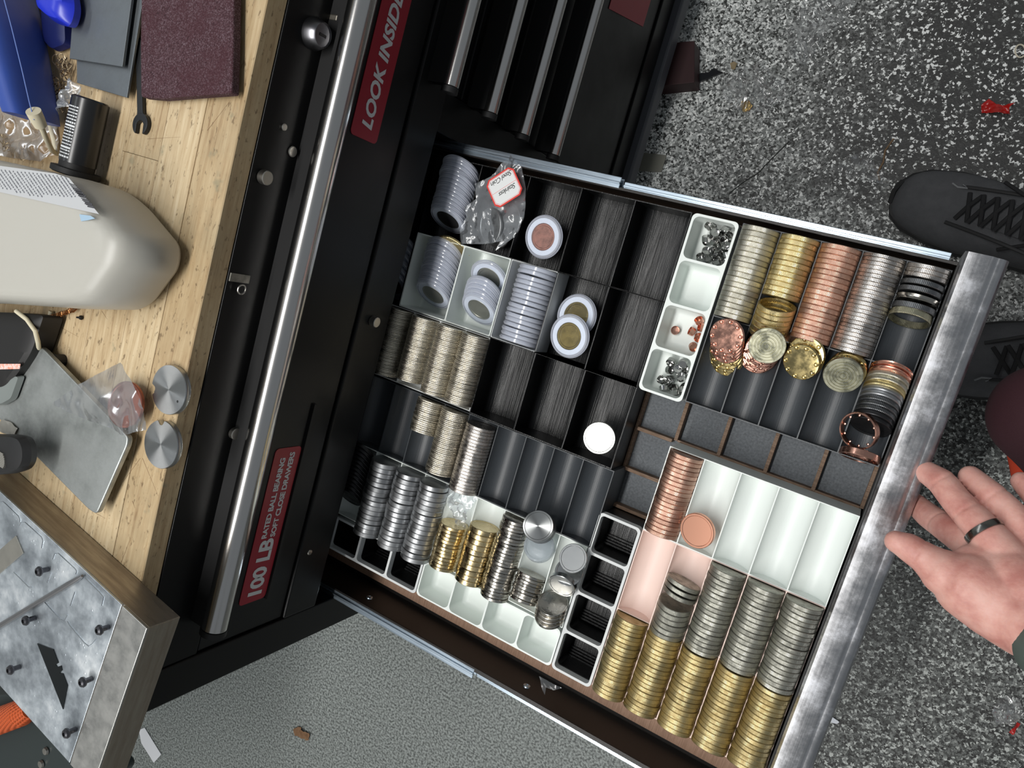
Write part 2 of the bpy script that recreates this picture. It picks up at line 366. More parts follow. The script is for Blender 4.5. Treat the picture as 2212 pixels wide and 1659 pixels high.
def slide(y0, sgn):
    w = .0115 * sgn
    def pr(x0, x1, h, ww):
        mb = MB(); ya, yb = sorted((y0, y0 + ww)); mb.box(x0, x1, ya, yb, ZR - h, ZR - h + .0012); mb.box(x0, x1, ya, yb, ZR - .0105, ZR - .0095)
        mb.box(x0, x1, ya if sgn > 0 else yb - .0012, (ya + .0012) if sgn > 0 else yb, ZR - .04, ZR - h)
        mb.box(x0, x1, y0 + ww * .45 - .0012, y0 + ww * .45 + .0012, ZR - h, ZR - h + .003)
        return mb
    cp(pr(-.93, -.289, .001, w), 'slide_rail', ZINC, dr, bevel=.0006)['label'] = 'wider outer slide rail'
    cp(pr(-.2855, .0225, .004, w * .72), 'slide_rail', ZINC, dr, bevel=.0005)['label'] = 'narrower inner slide rail'
slide(YT + .0015, 1); slide(YB - .0022, -1)
pts = [(.0312, .596), (.0312, .648), (.0335, .650), (.052, .650), (.0545, .6485), (.0562, .6475)]
for k in range(9):
    a = math.radians(90 - 22.5 * k); pts.append((.0565 + .0085 * math.cos(a) * 1.0, .639 + .0085 * math.sin(a)))
pts += [(.0565, .628), (.048, .612), (.040, .596)]
def pull_mat():
    t = NT('scuffed_aluminium'); t.b.inputs['Metallic'].default_value = 1
    v = t.coord((300, 3, 60)); g = t.noise(v, 1, 3); v2 = t.coord(); n = t.noise(v2, 26, 6, .75)
    c = t.mix(t.ramp(n, [(.5, (0, 0, 0)), (.66, (.75,) * 3)]), t.ramp(g, [(.35, C3(166, 166, 168)), (.65, C3(200, 200, 202))]), C3(226, 228, 234))
    t.link(c, t.b.inputs['Base Color']); t.link(t.ramp(n, [(.35, (.26,) * 3), (.65, (.52,) * 3)]), t.b.inputs['Roughness']); t.bump(g, .12, .0004); return t.m
PULL = pull_mat()
R0 = [Vector((x, .1158, z)) for x, z in pts]; R1 = [Vector((x, -.468, z)) for x, z in pts]
cp(MB().rings([R0, R1]), 'pull', PULL, dr, smooth=True)
for x, in ((-.435,), (-.252,), (-.07,)):
    p = at({-.435: 800, -.252: 1140, -.07: 1500}[x], {-.435: 1284, -.252: 1475, -.07: 1665}[x], .622); p.y = YB
    cp(MB().lathe([(.0045, 0), (.004, .0012), (.0018, .0018), (.0012, .001)], 20, frame((p.x, YB, p.z), (0, 1, 0)), (False, True)), 'screw', ZINC, dr, smooth=True)
# veneer liner lying in the drawer
props(MB((-.25, -.3, ZB)).box(-.62, .0285, YB + .0062, YT - .001, ZB + .0005, ZB + .004).build('drawer_liner', VENEER), 'thin walnut veneer board lining the bottom of the open drawer', 'liner')

# ------------------------------------------------------------------ trays
RIM = .640
def channel_tray(name, xs, ys, mat, label, depth=.016, t=.0011, rim=RIM, zb=ZB + .0045, cat='tray', n=14, skip=(), wide=False):
    cx, cy = sum(xs) / len(xs), sum(ys) / len(ys); mb = MB((cx, cy, zb))
    h = t / 2; X = xs; Y = sorted(ys); e = .00015
    xa, xb, ya, yb = X[0] - h + e, X[-1] + h - e, Y[0] - h + e, Y[-1] + h - e
    def q(*p): mb.add(p, [tuple(range(len(p)))])
    for i, x in enumerate(X):
        l = xa if i == 0 else x - h; r = xb if i == len(X) - 1 else x + h
        q((l, ya, rim), (r, ya, rim), (r, yb, rim), (l, yb, rim))
    for i in range(len(X) - 1):
        l, r = X[i] + h, X[i + 1] - h
        for j, y in enumerate(Y):
            b = ya if j == 0 else y - h; u = yb if j == len(Y) - 1 else y + h
            q((l, b, rim), (r, b, rim), (r, u, rim), (l, u, rim))
        w2 = (r - l) / 2; R = (w2 * w2 + depth * depth) / (2 * depth) if not wide else None
        prof = []
        if not wide:
            if depth >= w2: # vertical walls then half circle
                prof = [(l, rim)] + [(l + w2 - w2 * math.cos(math.pi * k / n), rim - (depth - w2) - w2 * math.sin(math.pi * k / n)) for k in range(n + 1)] + [(r, rim)]
            else:
                a = math.asin(w2 / R)
                prof = [(l + w2 + R * math.sin(-a + 2 * a * k / n), rim - depth + R - R * math.cos(-a + 2 * a * k / n)) for k in range(n + 1)]
        else:
            rr = .022
            prof = [(l, rim)] + [(l + rr - rr * math.cos(math.pi / 2 * k / 8), rim - depth + rr * .55 - rr * .55 * math.sin(math.pi / 2 * k / 8)) for k in range(9)] + [(r - rr + rr * math.sin(math.pi / 2 * k / 8), rim - depth + rr * .55 - rr * .55 * math.cos(math.pi / 2 * k / 8)) for k in range(9)] + [(r, rim)]
        for j in range(len(Y) - 1):
            b, u = Y[j] + h, Y[j + 1] - h
            mb.rings([[Vector((x, b, z)) for x, z in prof], [Vector((x, u, z)) for x, z in prof]], False, False, closed=False)
            mb.add([(x, b, z) for x, z in prof], [tuple(range(len(prof)))]); mb.add([(x, u, z) for x, z in prof], [tuple(range(len(prof)))])
    q((xa, ya, rim), (xb, ya, rim), (xb, ya, zb), (xa, ya, zb)); q((xa, yb, rim), (xb, yb, rim), (xb, yb, zb), (xa, yb, zb))
    q((xa, ya, rim), (xa, yb, rim), (xa, yb, zb), (xa, ya, zb)); q((xb, ya, rim), (xb, yb, rim), (xb, yb, zb), (xb, ya, zb))
    q((xa, ya, zb), (xb, ya, zb), (xb, yb, zb), (xa, yb, zb))
    o = mb.build(name, mat, smooth=True)
    return props(o, label, cat)
def cup_tray(name, xs, ys, mat, label, depth=.03, t=.0022, r=.005, rim=RIM, zb=ZB + .0045, rb=.007, floor=True, parent=None, outer=.005, nn=5):
    X = xs; Y = sorted(ys); mb = MB((sum(X) / len(X), sum(Y) / len(Y), zb)); h = t / 2; e = .0002
    for i in range(len(X) - 1):
        for j in range(len(Y) - 1):
            L0, L1 = (X[i] + (e if i == 0 else 0)), (X[i + 1] - (e if i == len(X) - 2 else 0)); B0, B1 = (Y[j] + (e if j == 0 else 0)), (Y[j + 1] - (e if j == len(Y) - 2 else 0))
            l, r_, b, u = X[i] + (t if i == 0 else h), X[i + 1] - (t if i == len(X) - 2 else h), Y[j] + (t if j == 0 else h), Y[j + 1] - (t if j == len(Y) - 2 else h)
            oc = [.0001] * 4
            if i == len(X) - 2 and j == len(Y) - 2: oc[0] = outer
            if i == 0 and j == len(Y) - 2: oc[1] = outer
            if i == 0 and j == 0: oc[2] = outer
            if i == len(X) - 2 and j == 0: oc[3] = outer
            R = []
            for (a0, a1, a2, a3, rr, z) in ((L0, L1, B0, B1, oc, zb), (L0, L1, B0, B1, oc, rim), (l, r_, b, u, r, rim), (l + .0005, r_ - .0005, b + .0005, u - .0005, r, rim - depth + rb)):
                R.append([Vector((x, y, z)) for x, y in rrect(a0, a1, a2, a3, rr, nn)])
            if floor:
                for k in range(1, 6):
                    a = math.pi / 2 * k / 5; ins = .0005 + rb * (1 - math.cos(a))
                    R.append([Vector((x, y, rim - depth + rb - rb * math.sin(a))) for x, y in rrect(l + ins, r_ - ins, b + ins, u - ins, max(.001, r - .3 * ins), nn)])
                mb.rings(R, True, True)
            else:
                R[3] = [Vector((x, y, rim - depth)) for x, y in rrect(l, r_, b, u, r, nn)]
                mb.rings(R[1:], False, False); mb.rings([R[1], [Vector((p.x, p.y, rim - depth)) for p in R[1]]], False, False); 
    o = mb.build(name, mat, parent, smooth=True)
    if parent: o.location = mb.o - parent.location
    return props(o, label, cat='tray') if not parent else o
xr = [-.1555, -.119, -.082, -.0452, -.0082, .0272]
xc_ = [-.519, -.457, -.393, -.3295, -.268, -.2075]
yc = [.0975, .0058, -.0855, -.176]
DEEP = .042
channel_tray('capsule_tray', [-.58] + xc_, yc[:2], PBLK, 'black ribbed printed tray with wide cells along the upper slide rail', DEEP, wide=True)
channel_tray('capsule_tray', xc_[3:], yc[1:3], PBLK, 'black ribbed printed tray of two cells holding the gold coin capsules', DEEP, wide=True)
channel_tray('capsule_tray', [-.387, -.3275, -.2665, -.2075], yc[2:], PBLK, 'black ribbed printed tray of three empty-looking cells with one shiny disc', DEEP, wide=True, t=.0014)
channel_tray('capsule_tray', [-.582, -.5205], yc[1:3], PBLK, 'black printed tray cell in the shade behind the white capsule tray', DEEP, wide=True)
cup_tray('capsule_tray', [-.5195, -.4515, -.3885], yc[1:3], WHITE, 'white printed tray with two cells of leaning coin capsules', DEEP, t=.0016, r=.002, outer=.001, rb=.004)
cup_tray('capsule_tray', [-.388, -.3285], yc[1:3], WHITE2, 'single white printed cell packed with upright capsules', DEEP, t=.001, r=.002, outer=.001, rb=.004)
cup_tray('parts_tray', [-.2063, -.1588], [.0985 - .0462 * k for k in range(5)], WHITE, 'white four-cup tray holding small steel and copper studs', .034, t=.0026, r=.006)
channel_tray('coin_tray', xr, [.0985, .0063, -.0828], PBLK2, 'dark grey ten-channel coin tray beside the aluminium pull')
channel_tray('coin_tray', xr, [-.1315, -.2225], WHITE, 'white five-channel coin tray, mostly empty')
channel_tray('coin_tray', xr, [-.2235, -.3132, -.404], PINK, 'pale pink coin tray holding silver and gold coins', rim=RIM - .0002)
x12 = [-.534, -.4945, -.4565, -.4200, -.3880]
channel_tray('coin_tray', x12, [-.0868, -.1745], WHITE2, 'white-edged coin tray packed with four stacks of thin nickel coins')
x11 = [-.534, -.4945, -.4565, -.4205, -.3860, -.347, -.310, -.2745, -.239, -.2035]
channel_tray('coin_tray', x11, [-.1775, -.2643], PBLK2, 'long dark grey channel tray with four empty channels in the drawer middle')
x10 = [-.5355, -.496, -.457, -.421, -.3855, -.3465, -.3095, -.2750, -.239, -.2060]
channel_tray('coin_tray', x10, [-.2655, -.3615], WHITE, 'white channel tray of bare steel and brass coin stacks')
cup_tray('cup_tray', [-.391 + .0464 * k for k in range(5)], [-.3648, -.4095], WHITE, 'empty white four-cup tray along the drawer edge', .032, t=.0020, r=.006)
def black_cups(xs, ys, label):
    t = thing('cup_tray', ((xs[0] + xs[-1]) / 2, (ys[0] + ys[-1]) / 2, ZB + .0045), label, 'tray')
    cup_tray('white_frame', xs, ys, WHITE2, None, .009, t=.0030, r=.004, floor=False, parent=t, rim=RIM)
    cup_tray('black_insert', [a + (.0004 if k == 0 else -.0004 if k == len(xs) - 1 else 0) for k, a in enumerate(xs)], [a + (.0004 if k == 0 else -.0004 if k == len(ys) - 1 else 0) for k, a in enumerate(sorted(ys))], PBLK, None, .034, t=.0034, r=.004, parent=t, rim=RIM - .0092, rb=.002)
    Y = sorted(ys)
    for i in range(len(xs) - 1):
        for j in range(len(Y) - 1):
            mb = MB()
            for k in range(4):
                y = Y[j] + .004 + k * .0028; mb.box(xs[i] + .004, xs[i + 1] - .004, y, y + .0020, RIM - .0435, RIM - .036 - k * .0015)
            o = mb.build('ridged_step', PBLK, t); o.location = -t.location
black_cups([-.2048, -.1568], [-.2235 - .0465 * k for k in range(5)], 'narrow tray of four black cups with a white rim beside the pink tray')
black_cups([-.5355, -.4870, -.4390, -.3915], [-.3665, -.4105], 'row of three black cups with a white rim in the drawer corner')
# wooden grid tray with felt floor
wt = thing('wooden_grid_tray', (-.09, -.13, ZB + .0045), 'wooden grid tray with grey felt squares under the dark and white coin trays', 'tray')
def wp(mb, name, mat, **k):
    o = mb.build(name, mat, wt, **k); o.location = -wt.location; return o
wp(MB().box(-.2045, -.1562, -.2225, -.0858, ZB + .0045, ZB + .0065).box(-.1562, .0285, -.1305, -.0838, ZB + .0045, ZB + .0065), 'felt_floor', FELT)
zt = .602
for x in (-.1605, -.1140, -.0655, -.0180, .0278):
    wp(MB().box(x - .0019, x + .0019, -.1304, -.0840, ZB + .0066, zt), 'divider', WALNUT, bevel=.0004)
wp(MB().box(-.1585, .0258, -.1312, -.1290, ZB + .0066, zt - .0008), 'divider', WALNUT)
for y in (-.1320, -.1785, -.2215):
    wp(MB().box(-.2040, -.1640, y - .0019, y + .0019, ZB + .0066, zt), 'divider', WALNUT, bevel=.0004)
wp(MB().box(-.2065, -.2042, -.2225, -.0870, ZB + .0045, zt), 'divider', WALNUT)

# ------------------------------------------------------------------ coins
ORD = 'topmost second third fourth fifth sixth seventh eighth ninth tenth eleventh twelfth thirteenth fourteenth fifteenth sixteenth seventeenth eighteenth nineteenth twentieth'.split()
def ordl(i, n, label):
    w_ = label.split()[:13]
    if i == n - 1: return ' '.join(w_) + ', lowest one'
    if i < 20 and i <= n // 2: return ' '.join(w_) + ', ' + ('topmost one' if i == 0 else ORD[i] + ' from top')
    j = n - 1 - i
    return ' '.join(w_) + ', ' + (ORD[j] if j < 20 else str(j + 1) + 'th') + ' from bottom'
def coin_mesh(name, R, T, mat, n=56, rec=.0004, rim=.0022, ch=.0005, hole=0.0, kind='plain'):
    mb = MB(); h = T / 2
    if kind == 'ring':
        mb.lathe([(R - .0017, -h), (R - ch, -h), (R, -h + ch), (R, h - ch), (R - ch, h), (R - .0017, h), (R - .0019, h * .2), (R - .0019, -h * .2), (R - .0017, -h)], n, None, (False, False))
    elif kind == 'grooved':
        pr = [(R - ch, -h), (R, -h + ch), (R, h - ch), (R - ch, h)]
        for r in (.0135, .0108, .0081, .0054, .0027):
            pr += [(r + .0006, h), (r + .0003, h - .0006), (r - .0003, h - .0006), (r - .0006, h)]
        mb.lathe(pr + [(.0004, h)], n)
    elif kind == 'spool':
        mb.lathe([(.006, -h), (R - .002, -h), (R, -h + .0008), (R - .0009, -.0004), (R - .0009, .0004), (R, h - .0008), (R - .002, h), (R - .0035, h - .0003), (.006, h - .0003)], n)
    else:
        mb.lathe([(R - rim - .0005, -h + rec), (R - rim, -h), (R - ch, -h), (R, -h + ch), (R, h - ch), (R - ch, h), (R - rim, h), (R - rim - .0005, h - rec)], n)
    me_o = mb.build(name, mat, smooth=True); me = me_o.data; bpy.data.objects.remove(me_o); me.name = name
    return me
SILV = C3(178, 177, 166); NICK = C3(214, 208, 194); STEEL = C3(168, 170, 172); GOLD = C3(190, 174, 130); BRASS = C3(226, 196, 128); COPP = C3(214, 174, 154)
M_ni = coin_mat('nickel', NICK, .27, 70, .35, .25)
M_st = coin_mat('lathe_turned_steel', STEEL, .34, 0, 0, .25, vs=40)
M_br = coin_mat('bright_brass', C3(226, 206, 160), .16, 0, 0, .1)
M_ns = coin_mat('bright_nickel', C3(190, 186, 178), .16, 0, 0, .15)
M_kn = coin_mat('knurled_steel', C3(206, 200, 194), .2, 44, .35, .1, knurl=True)
M_si = coin_mat('tarnished_silver', SILV, .36, 100, .3, .55, dark=C3(96, 96, 90))
M_sl = coin_mat('satin_silver', C3(208, 204, 188), .3, 100, .35, .35)
M_go = coin_mat('tarnished_gold', GOLD, .36, 100, .25, .5, dark=C3(150, 126, 72))
M_bg = coin_mat('satin_brass', C3(222, 204, 152), .26, 100, .35, .3)
M_co = coin_mat('reeded_copper', COPP, .3, 100, .35, .35, dark=C3(168, 118, 98))
M_cp = coin_mat('polished_copper', C3(228, 174, 154), .17, 0, 0, .08)
M_pb = coin_mat('polished_brass', C3(212, 192, 136), .17, 0, 0, .1)
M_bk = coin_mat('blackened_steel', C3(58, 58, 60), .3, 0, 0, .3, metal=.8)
M_dk = coin_mat('dark_steel', C3(120, 122, 124), .3, 80, .3, .3)
M_mir = P('mirror_steel', C3(214, 216, 214), .07, 1)
R1 = .0172
meshes = {}
def stack(x0, x1, ya, yb, n, R, mat, name, label, group, kind='plain', depth=.016, rim=RIM, fill=.985, lean=0.0, jit=.6, zoff=0.0, cat='coin', ripple=0.0, leanfn=None, lift=0.0):
    """n coins, axis along y, from ya (far, +y) down to yb, resting in the channel x0..x1"""
    pitch = (ya - yb) / n; T = pitch * fill; key = (round(R, 4), round(T, 4), mat.name, kind)
    if key not in meshes: meshes[key] = coin_mesh(name, R, T, mat, kind=kind)
    xc = (x0 + x1) / 2; w2 = (x1 - x0) / 2 - .0006; RC = (w2 * w2 + depth * depth) / (2 * depth) if depth < w2 else w2
    out = []
    for i in range(n):
        y = ya - (i + .5) * pitch; dx = random.gauss(0, 1) * .00022 * jit; ln = lean
        if leanfn: ln = leanfn(i, n)
        z = rim - depth + R + .0001 + zoff + abs(dx) * .3 + lift * i
        if ripple: z += ripple * math.sin(i * 1.9)
        o = link(name, meshes[key], None)
        M = frame((xc + dx, y, z), (random.gauss(0, .006) * jit, math.cos(ln), math.sin(ln) + random.gauss(0, .005) * jit))
        o.matrix_world = M @ Matrix.Rotation(random.uniform(0, 6.28), 4, 'Z')
        props(o, ordl(i, n, label), cat, group); out.append(o)
    return out
# pink tray: gold row (five stacks) and silver row
ys6 = (-.3142, -.4030)
ordw = ['leftmost', 'second', 'middle', 'fourth', 'rightmost']
for k in range(5):
    stack(xr[k], xr[k + 1], *ys6, 19 if k not in (2,) else 18, .0176, M_go, 'gold_coin', 'tarnished gold coin in the %s stack of the pink tray bottom row' % ordw[k], 'gold coins in the %s stack of the pink tray' % ordw[k], leanfn=lambda i, n, k=k: -.10 - .05 * k if i > n - 5 else -.04, fill=.97, jit=1.2)
for k, (ya, n) in enumerate(((-.2455, 0), (-.2790, 6), (-.2248, 19), (-.2248, 18), (-.2248, 19))):
    if n: stack(xr[k], xr[k + 1], ya, -.3122, n, .0176, M_si, 'silver_coin', 'tarnished silver coin in the %s stack above the gold coins' % ['', 'short', 'middle', 'fourth', 'rightmost'][k], 'silver coins in the %s stack of the pink tray' % ['', 'short', 'middle', 'fourth', 'rightmost'][k], leanfn=lambda i, n, k=k: .16 if k == 1 else .02, fill=.97, jit=1.2)
def loose(mesh_key, name, u, v, z, nrm, label, cat='coin', group=None, R=.0176, T=.0047, mat=None, kind='plain', spin=0, xax=None):
    key = (round(R, 4), round(T, 4), mat.name, kind)
    if key not in meshes: meshes[key] = coin_mesh(name, R, T, mat, kind=kind)
    o = link(name, meshes[key], None); p = at(u, v, z); o.matrix_world = frame(p, nrm, xax) @ Matrix.Rotation(spin, 4, 'Z'); return props(o, label, cat, group)
for i in range(3):   # leaning trio above the short silver stack
    p = at(1462 - 1 * i, 1276 + 13 * i, RIM)
    o = loose(None, 'silver_coin', p.x, p.y, 0, (0, 1, 0), 'tarnished silver coin leaning in the gap above the short silver stack', group='three leaning silver coins', mat=M_si, T=.0046)
    o.matrix_world = frame((-.1, -.2575 - .0054 * i, RIM - .016 + .0185), (.10, .93, -.10 + .05 * i))
# white tray copper stack + loose copper coin
stack(xr[0], xr[1], -.1325, -.2188, 19, .0172, M_co, 'copper_coin', 'reeded copper coin stacked in the first channel of the white tray', 'copper coins stacked in the white tray', fill=.97)
loose(None, 'copper_coin', 1507, 1146, RIM + .010, (-.16, -.12, .97), 'single copper coin lying face up in the empty white channel', mat=P('brushed_copper', C3(222, 164, 138), .3, 1), T=.0046, R=.0176)
# dark tray, upper row
stack(xr[0], xr[1], .0968, .0075, 18, .0176, M_sl, 'silver_coin', 'satin silver coin in the full stack next to the four-cup tray', 'satin silver coins in the dark tray', fill=.98)
stack(xr[1], xr[2], .0968, .0385, 12, .0176, M_bg, 'brass_coin', 'satin brass coin in the upright part of the brass stack', 'upright brass coins in the dark tray', fill=.98)
stack(xr[1], xr[2], .0325, .0035, 6, .0176, M_bg, 'brass_ring', 'satin brass ring coin leaning at the lower end of the brass stack', 'leaning brass rings in the dark tray', kind='ring', leanfn=lambda i, n: .42, lift=-.0003, zoff=.0035, fill=.97)
stack(xr[2], xr[3], .0968, .0075, 19, .0176, M_co, 'copper_coin', 'reeded copper coin in the full stack of the dark tray', 'copper coins in the dark tray', fill=.98)
stack(xr[3], xr[4], .0968, .0075, 25, .0178, M_kn, 'knurled_coin', 'knurled steel coin in the long shiny stack of the dark tray', 'knurled steel coins in the dark tray', fill=.985, jit=.2)
stack(xr[4], xr[5], .0968, .0850, 3, .0176, M_kn, 'knurled_coin', 'knurled steel coin at the top of the last channel by the pull', 'knurled coins at the top of the last channel', fill=.985, jit=.2)
for i, (yy, mt, T, kd, nm, lb) in enumerate(((.0795, M_dk, .0045, 'plain', 'grey_ring', 'wide grey reeded ring below the knurled coins'), (.0735, M_dk, .0045, 'plain', 'grey_ring', 'dull grey reeded ring, second below the knurled coins'), (.0665, M_ns, .0060, 'spool', 'twisted_ring', 'dark ring with diagonal grooves between two reeded rings'),
                                            (.0590, M_dk, .0052, 'plain', 'grey_ring', 'grey reeded ring just behind the open steel ring'))):
    loose(None, nm, 0, 0, 1, (0, 1, 0), lb, cat='ring', mat=mt, T=T, kind=kd).matrix_world = frame((.0095, yy, RIM - .016 + .0186), (0, math.cos(.12), -math.sin(.12)))
loose(None, 'steel_ring', 0, 0, 1, (0, 1, 0), 'open nickel ring showing its shiny inside at the end of the last channel', cat='ring', mat=coin_mat('nickel_ring', C3(190, 186, 160), .22, 90, .4, .2), T=.0062, kind='ring').matrix_world = frame((.0090, .0510, RIM - .016 + .0186), (0, math.cos(.30), -math.sin(.30)))
# thin nickel stacks
def nick(x0, x1, ya, yb, n, lb, gr, **k): stack(x0, x1, ya, yb, n, .0174, M_ni, 'nickel_coin', lb, gr, fill=.94, jit=.9, **k)
for k, nm in enumerate(('first, shaded', 'second', 'third', 'fourth')):
    nick(x12[k], x12[k + 1], -.0882, -.1700 + (.004 if k == 1 else 0), 41, 'thin nickel coin in the %s stack counted from the cross rail' % nm, 'thin nickel coins, %s packed stack' % nm)
nick(x11[2], x11[3], -.1790, -.2190, 17, 'thin nickel coin in the short stack with an empty channel below it', 'thin nickel coins in the short stack', leanfn=lambda i, n: -.10)
nick(x11[3], x11[4], -.1790, -.2560, 37, 'thin nickel coin in the long stack beside the knurled steel stack', 'thin nickel coins in the long middle stack')
stack(x11[4], x11[5], -.1840, -.2640, 21, .0178, M_kn, 'knurled_coin', 'knurled steel coin in the stack in the middle of the drawer', 'knurled steel coins in the middle of the drawer', fill=.985, jit=.2)
# steel, brass and nickel stacks of the white channel tray
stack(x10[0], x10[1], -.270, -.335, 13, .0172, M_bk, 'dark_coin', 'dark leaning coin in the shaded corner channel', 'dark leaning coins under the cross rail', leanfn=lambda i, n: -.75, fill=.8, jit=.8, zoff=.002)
for k, nm in enumerate(('left', 'middle', 'right')):
    stack(x10[k + 1], x10[k + 2], -.2690, -.3655, 16, .0180, M_st, 'steel_coin', 'plain turned steel coin in the %s one of the three steel stacks' % nm, 'plain steel coins in the %s stack' % nm, fill=.965, zoff=.002, jit=2.2, leanfn=lambda i, n: .03)
stack(x10[4], x10[5], -.3060, -.3610, 13, .0168, M_br, 'brass_coin', 'bright brass coin in the shorter gleaming stack below the plastic bag', 'bright brass coins in the shorter stack', fill=.94, jit=1.6)
stack(x10[5], x10[6], -.2930, -.3615, 11, .0172, M_br, 'brass_coin', 'bright brass coin in the taller gleaming stack with a ribbed end face', 'bright brass coins in the taller stack', fill=.965, jit=1.2)
stack(x10[6], x10[7], -.2680, -.3640, 25, .0170, M_ns, 'nickel_coin', 'shiny smooth nickel coin in the long polished stack', 'shiny smooth nickel coins in the long polished stack', fill=.95, jit=1.5)
stack(x10[7], x10[8], -.3200, -.3530, 9, .0168, M_ns, 'nickel_coin', 'shiny nickel coin in the slanting stack below the clear disc', 'slanting shiny nickel coins', fill=.9, leanfn=lambda i, n: -.22, jit=2)
# knurled steel discs standing on a clear case
p0 = at(1180, 1165, RIM + .004)
def lo(name, loc, nrm, R, T, mat, kind, label, cat='coin', group=None, spin=0):
    key = (round(R, 4), round(T, 4), mat.name, kind)
    if key not in meshes: meshes[key] = coin_mesh(name, R, T, mat, kind=kind)
    o = link(name, meshes[key], None); o.matrix_world = frame(loc, nrm) @ Matrix.Rotation(spin, 4, 'Z'); return props(o, label, cat, group)
M_turn = NT('radial_turned_steel'); M_turn.b.inputs['Metallic'].default_value = 1; M_turn.b.inputs['Base Color'].default_value = C3(150, 152, 152); M_turn.b.inputs['Roughness'].default_value = .32
M_turn.b.inputs['Anisotropic'].default_value = .9
tg = M_turn.add('ShaderNodeTangent', direction_type='RADIAL', axis='Z'); M_turn.link(tg.outputs[0], M_turn.b.inputs['Tangent']); M_turn = M_turn.m
nn_ = Vector((.08, .38, .92))
for i in range(4):
    q = Vector((-.2560, -.2560, RIM + .030)) - nn_ * (.0042 * (i + .5))
    lo('knurled_disc', q, nn_, .0168, .0040, M_turn if i == 0 else M_dk, 'plain', ['black turned disc with a bright radial glint on top of a small knurled pile', 'upper knurled steel disc under the turned black disc', 'middle knurled steel disc of the small pile', 'lowest knurled steel disc of the small pile'][i], 'disc')
ACR = clear('clear_acrylic', (.93, .95, .97, 1), .10, .08, .10)
lo('clear_case', Vector((-.2560, -.2860, RIM + .006)), (.1, .55, .83), .0168, .009, clear('clear_case', (.8, .84, .87, 1), .18, .15, .22), 'plain', 'clear plastic disc case under the small knurled pile', 'case')
# silver discs sliding over each other in the last white channel
Msd = P('brushed_silver_disc', C3(176, 178, 178), .26, 1, bump=.1, bscale=50, stretch=(1, 40, 1))
for i, (u, v, z, nr, lb) in enumerate(((1238, 1206, .655, (-.05, .35, .93), 'brushed silver disc at the upper end of the last white channel'), (1229, 1235, .648, (.0, .55, .83), 'brushed silver disc overlapped by the uppermost one'), (1215, 1262, .650, (.1, -.5, .85), 'thick silver disc leaning with a bright glint on its edge'))):
    p = at(u, v, z); lo('silver_disc', p, nr, .0155, .0012 if i < 2 else .006, Msd, 'plain', lb, 'disc')
for i in range(4):
    lo('silver_disc', Vector((-.2222, -.3385 - .0050 * i, RIM + .006 - .001 * i)), (-.03, .82, .57), .0168, .0046, M_ns, 'plain', ['top', 'second', 'third', 'lowest'][i] + ' thick silver disc of the leaning pile at the end of the last white channel', 'disc')
# silver disc in black cell
cz = at(1295, 946, .640)
lo('shiny_disc', cz, (.20, .02, 1), .0172, .0045, P('blank_silver', C3(232, 234, 226), .22, 1, var=.15, vscale=20), 'plain', 'blank bright silver coin lying alone in a black cell')

# dimpled discs
def dimple_mesh(name, R, T, n, mat):
    mb = MB(); h = T / 2
    mb.lathe([(R - .003, -h), (R - .0006, -h + .0003), (R, -h + .001), (R - .0006, 0), (R, h - .001), (R - .0006, h - .0003), (R - .003, h)], 60)
    for k in range(n):
        a = 2 * math.pi * k / n; M = Matrix.Translation((math.cos(a) * (R - .0026), math.sin(a) * (R - .0026), h))
        mb.lathe([(.0021, -.0004), (.0021, .0006), (.0017, .0008), (.0012, .0001), (.0003, -.0001)], 14, M, (False, True))
    o = mb.build(name, mat, smooth=True); me = o.data; bpy.data.objects.remove(o); return me
def dims(name, mesh, loc, nrm, label, group=None, spin=0):
    o = link(name, mesh, None); o.matrix_world = frame(loc, nrm) @ Matrix.Rotation(spin, 4, 'Z'); return props(o, label, 'coin', group)
D_c = dimple_mesh('dimpled_coin', .0168, .0040, 10, M_cp); D_b = dimple_mesh('dimpled_coin', .0168, .0040, 6, M_pb); D_b2 = dimple_mesh('dimpled_coin', .0168, .0040, 10, M_pb); 
def pile(top, nrm, items, step, drift=(0, 0, 0), zmin=RIM - .012):
    nrm = Vector(nrm).normalized(); top = Vector(top)
    for i, (me, nm, lb, gr) in enumerate(items):
        q = top - nrm * (step * i) + Vector(drift) * i + Vector((random.gauss(0, .0003), 0, 0)); q.z = max(q.z, zmin)
        dims(nm, me, q, nrm + Vector((random.gauss(0, .02), random.gauss(0, .03) - .012 * i, 0)), lb, gr, random.uniform(0, 6))
def at3(u, v, z): return at(u, v, z)
pile(at(1571, 726, .664), (-.17, -.24, .95), [(D_c, 'dimpled_coin', 'copper coin with ten dimples lying face up on the first leaning pile', None)] + [(D_c, 'dimpled_coin', 'polished copper dimpled coin in the middle of the first leaning pile', 'copper dimpled coins of the first pile')] * 3 + [(D_b2, 'dimpled_coin', 'polished brass dimpled coin in the lower part of the first leaning pile', 'brass dimpled coins of the first pile')] * 4, .0040, (-.0006, -.0042, -.0009))
SPI = coin_mesh('spiral_coin', .0168, .0042, coin_mat('spiral_nickel', C3(196, 194, 170), .2, 0, 0, .15), kind='grooved')
pile(at(1656, 746, .662), (.16, -.16, .97), [(SPI, 'spiral_coin', 'nickel coin with concentric grooves on top of the copper pile', None)] + [(D_c, 'dimpled_coin', 'polished copper dimpled coin under the grooved nickel coin', 'copper dimpled coins under the grooved coin')] * 6, .0042, (-.0006, -.0028, -.0006))
pile(at(1742, 765, .652), (-.13, -.30, .95), [(D_b, 'dimpled_coin', 'polished brass dimpled coin at the back of the brass pile', 'brass dimpled coins of the third pile')] * 1, .004)
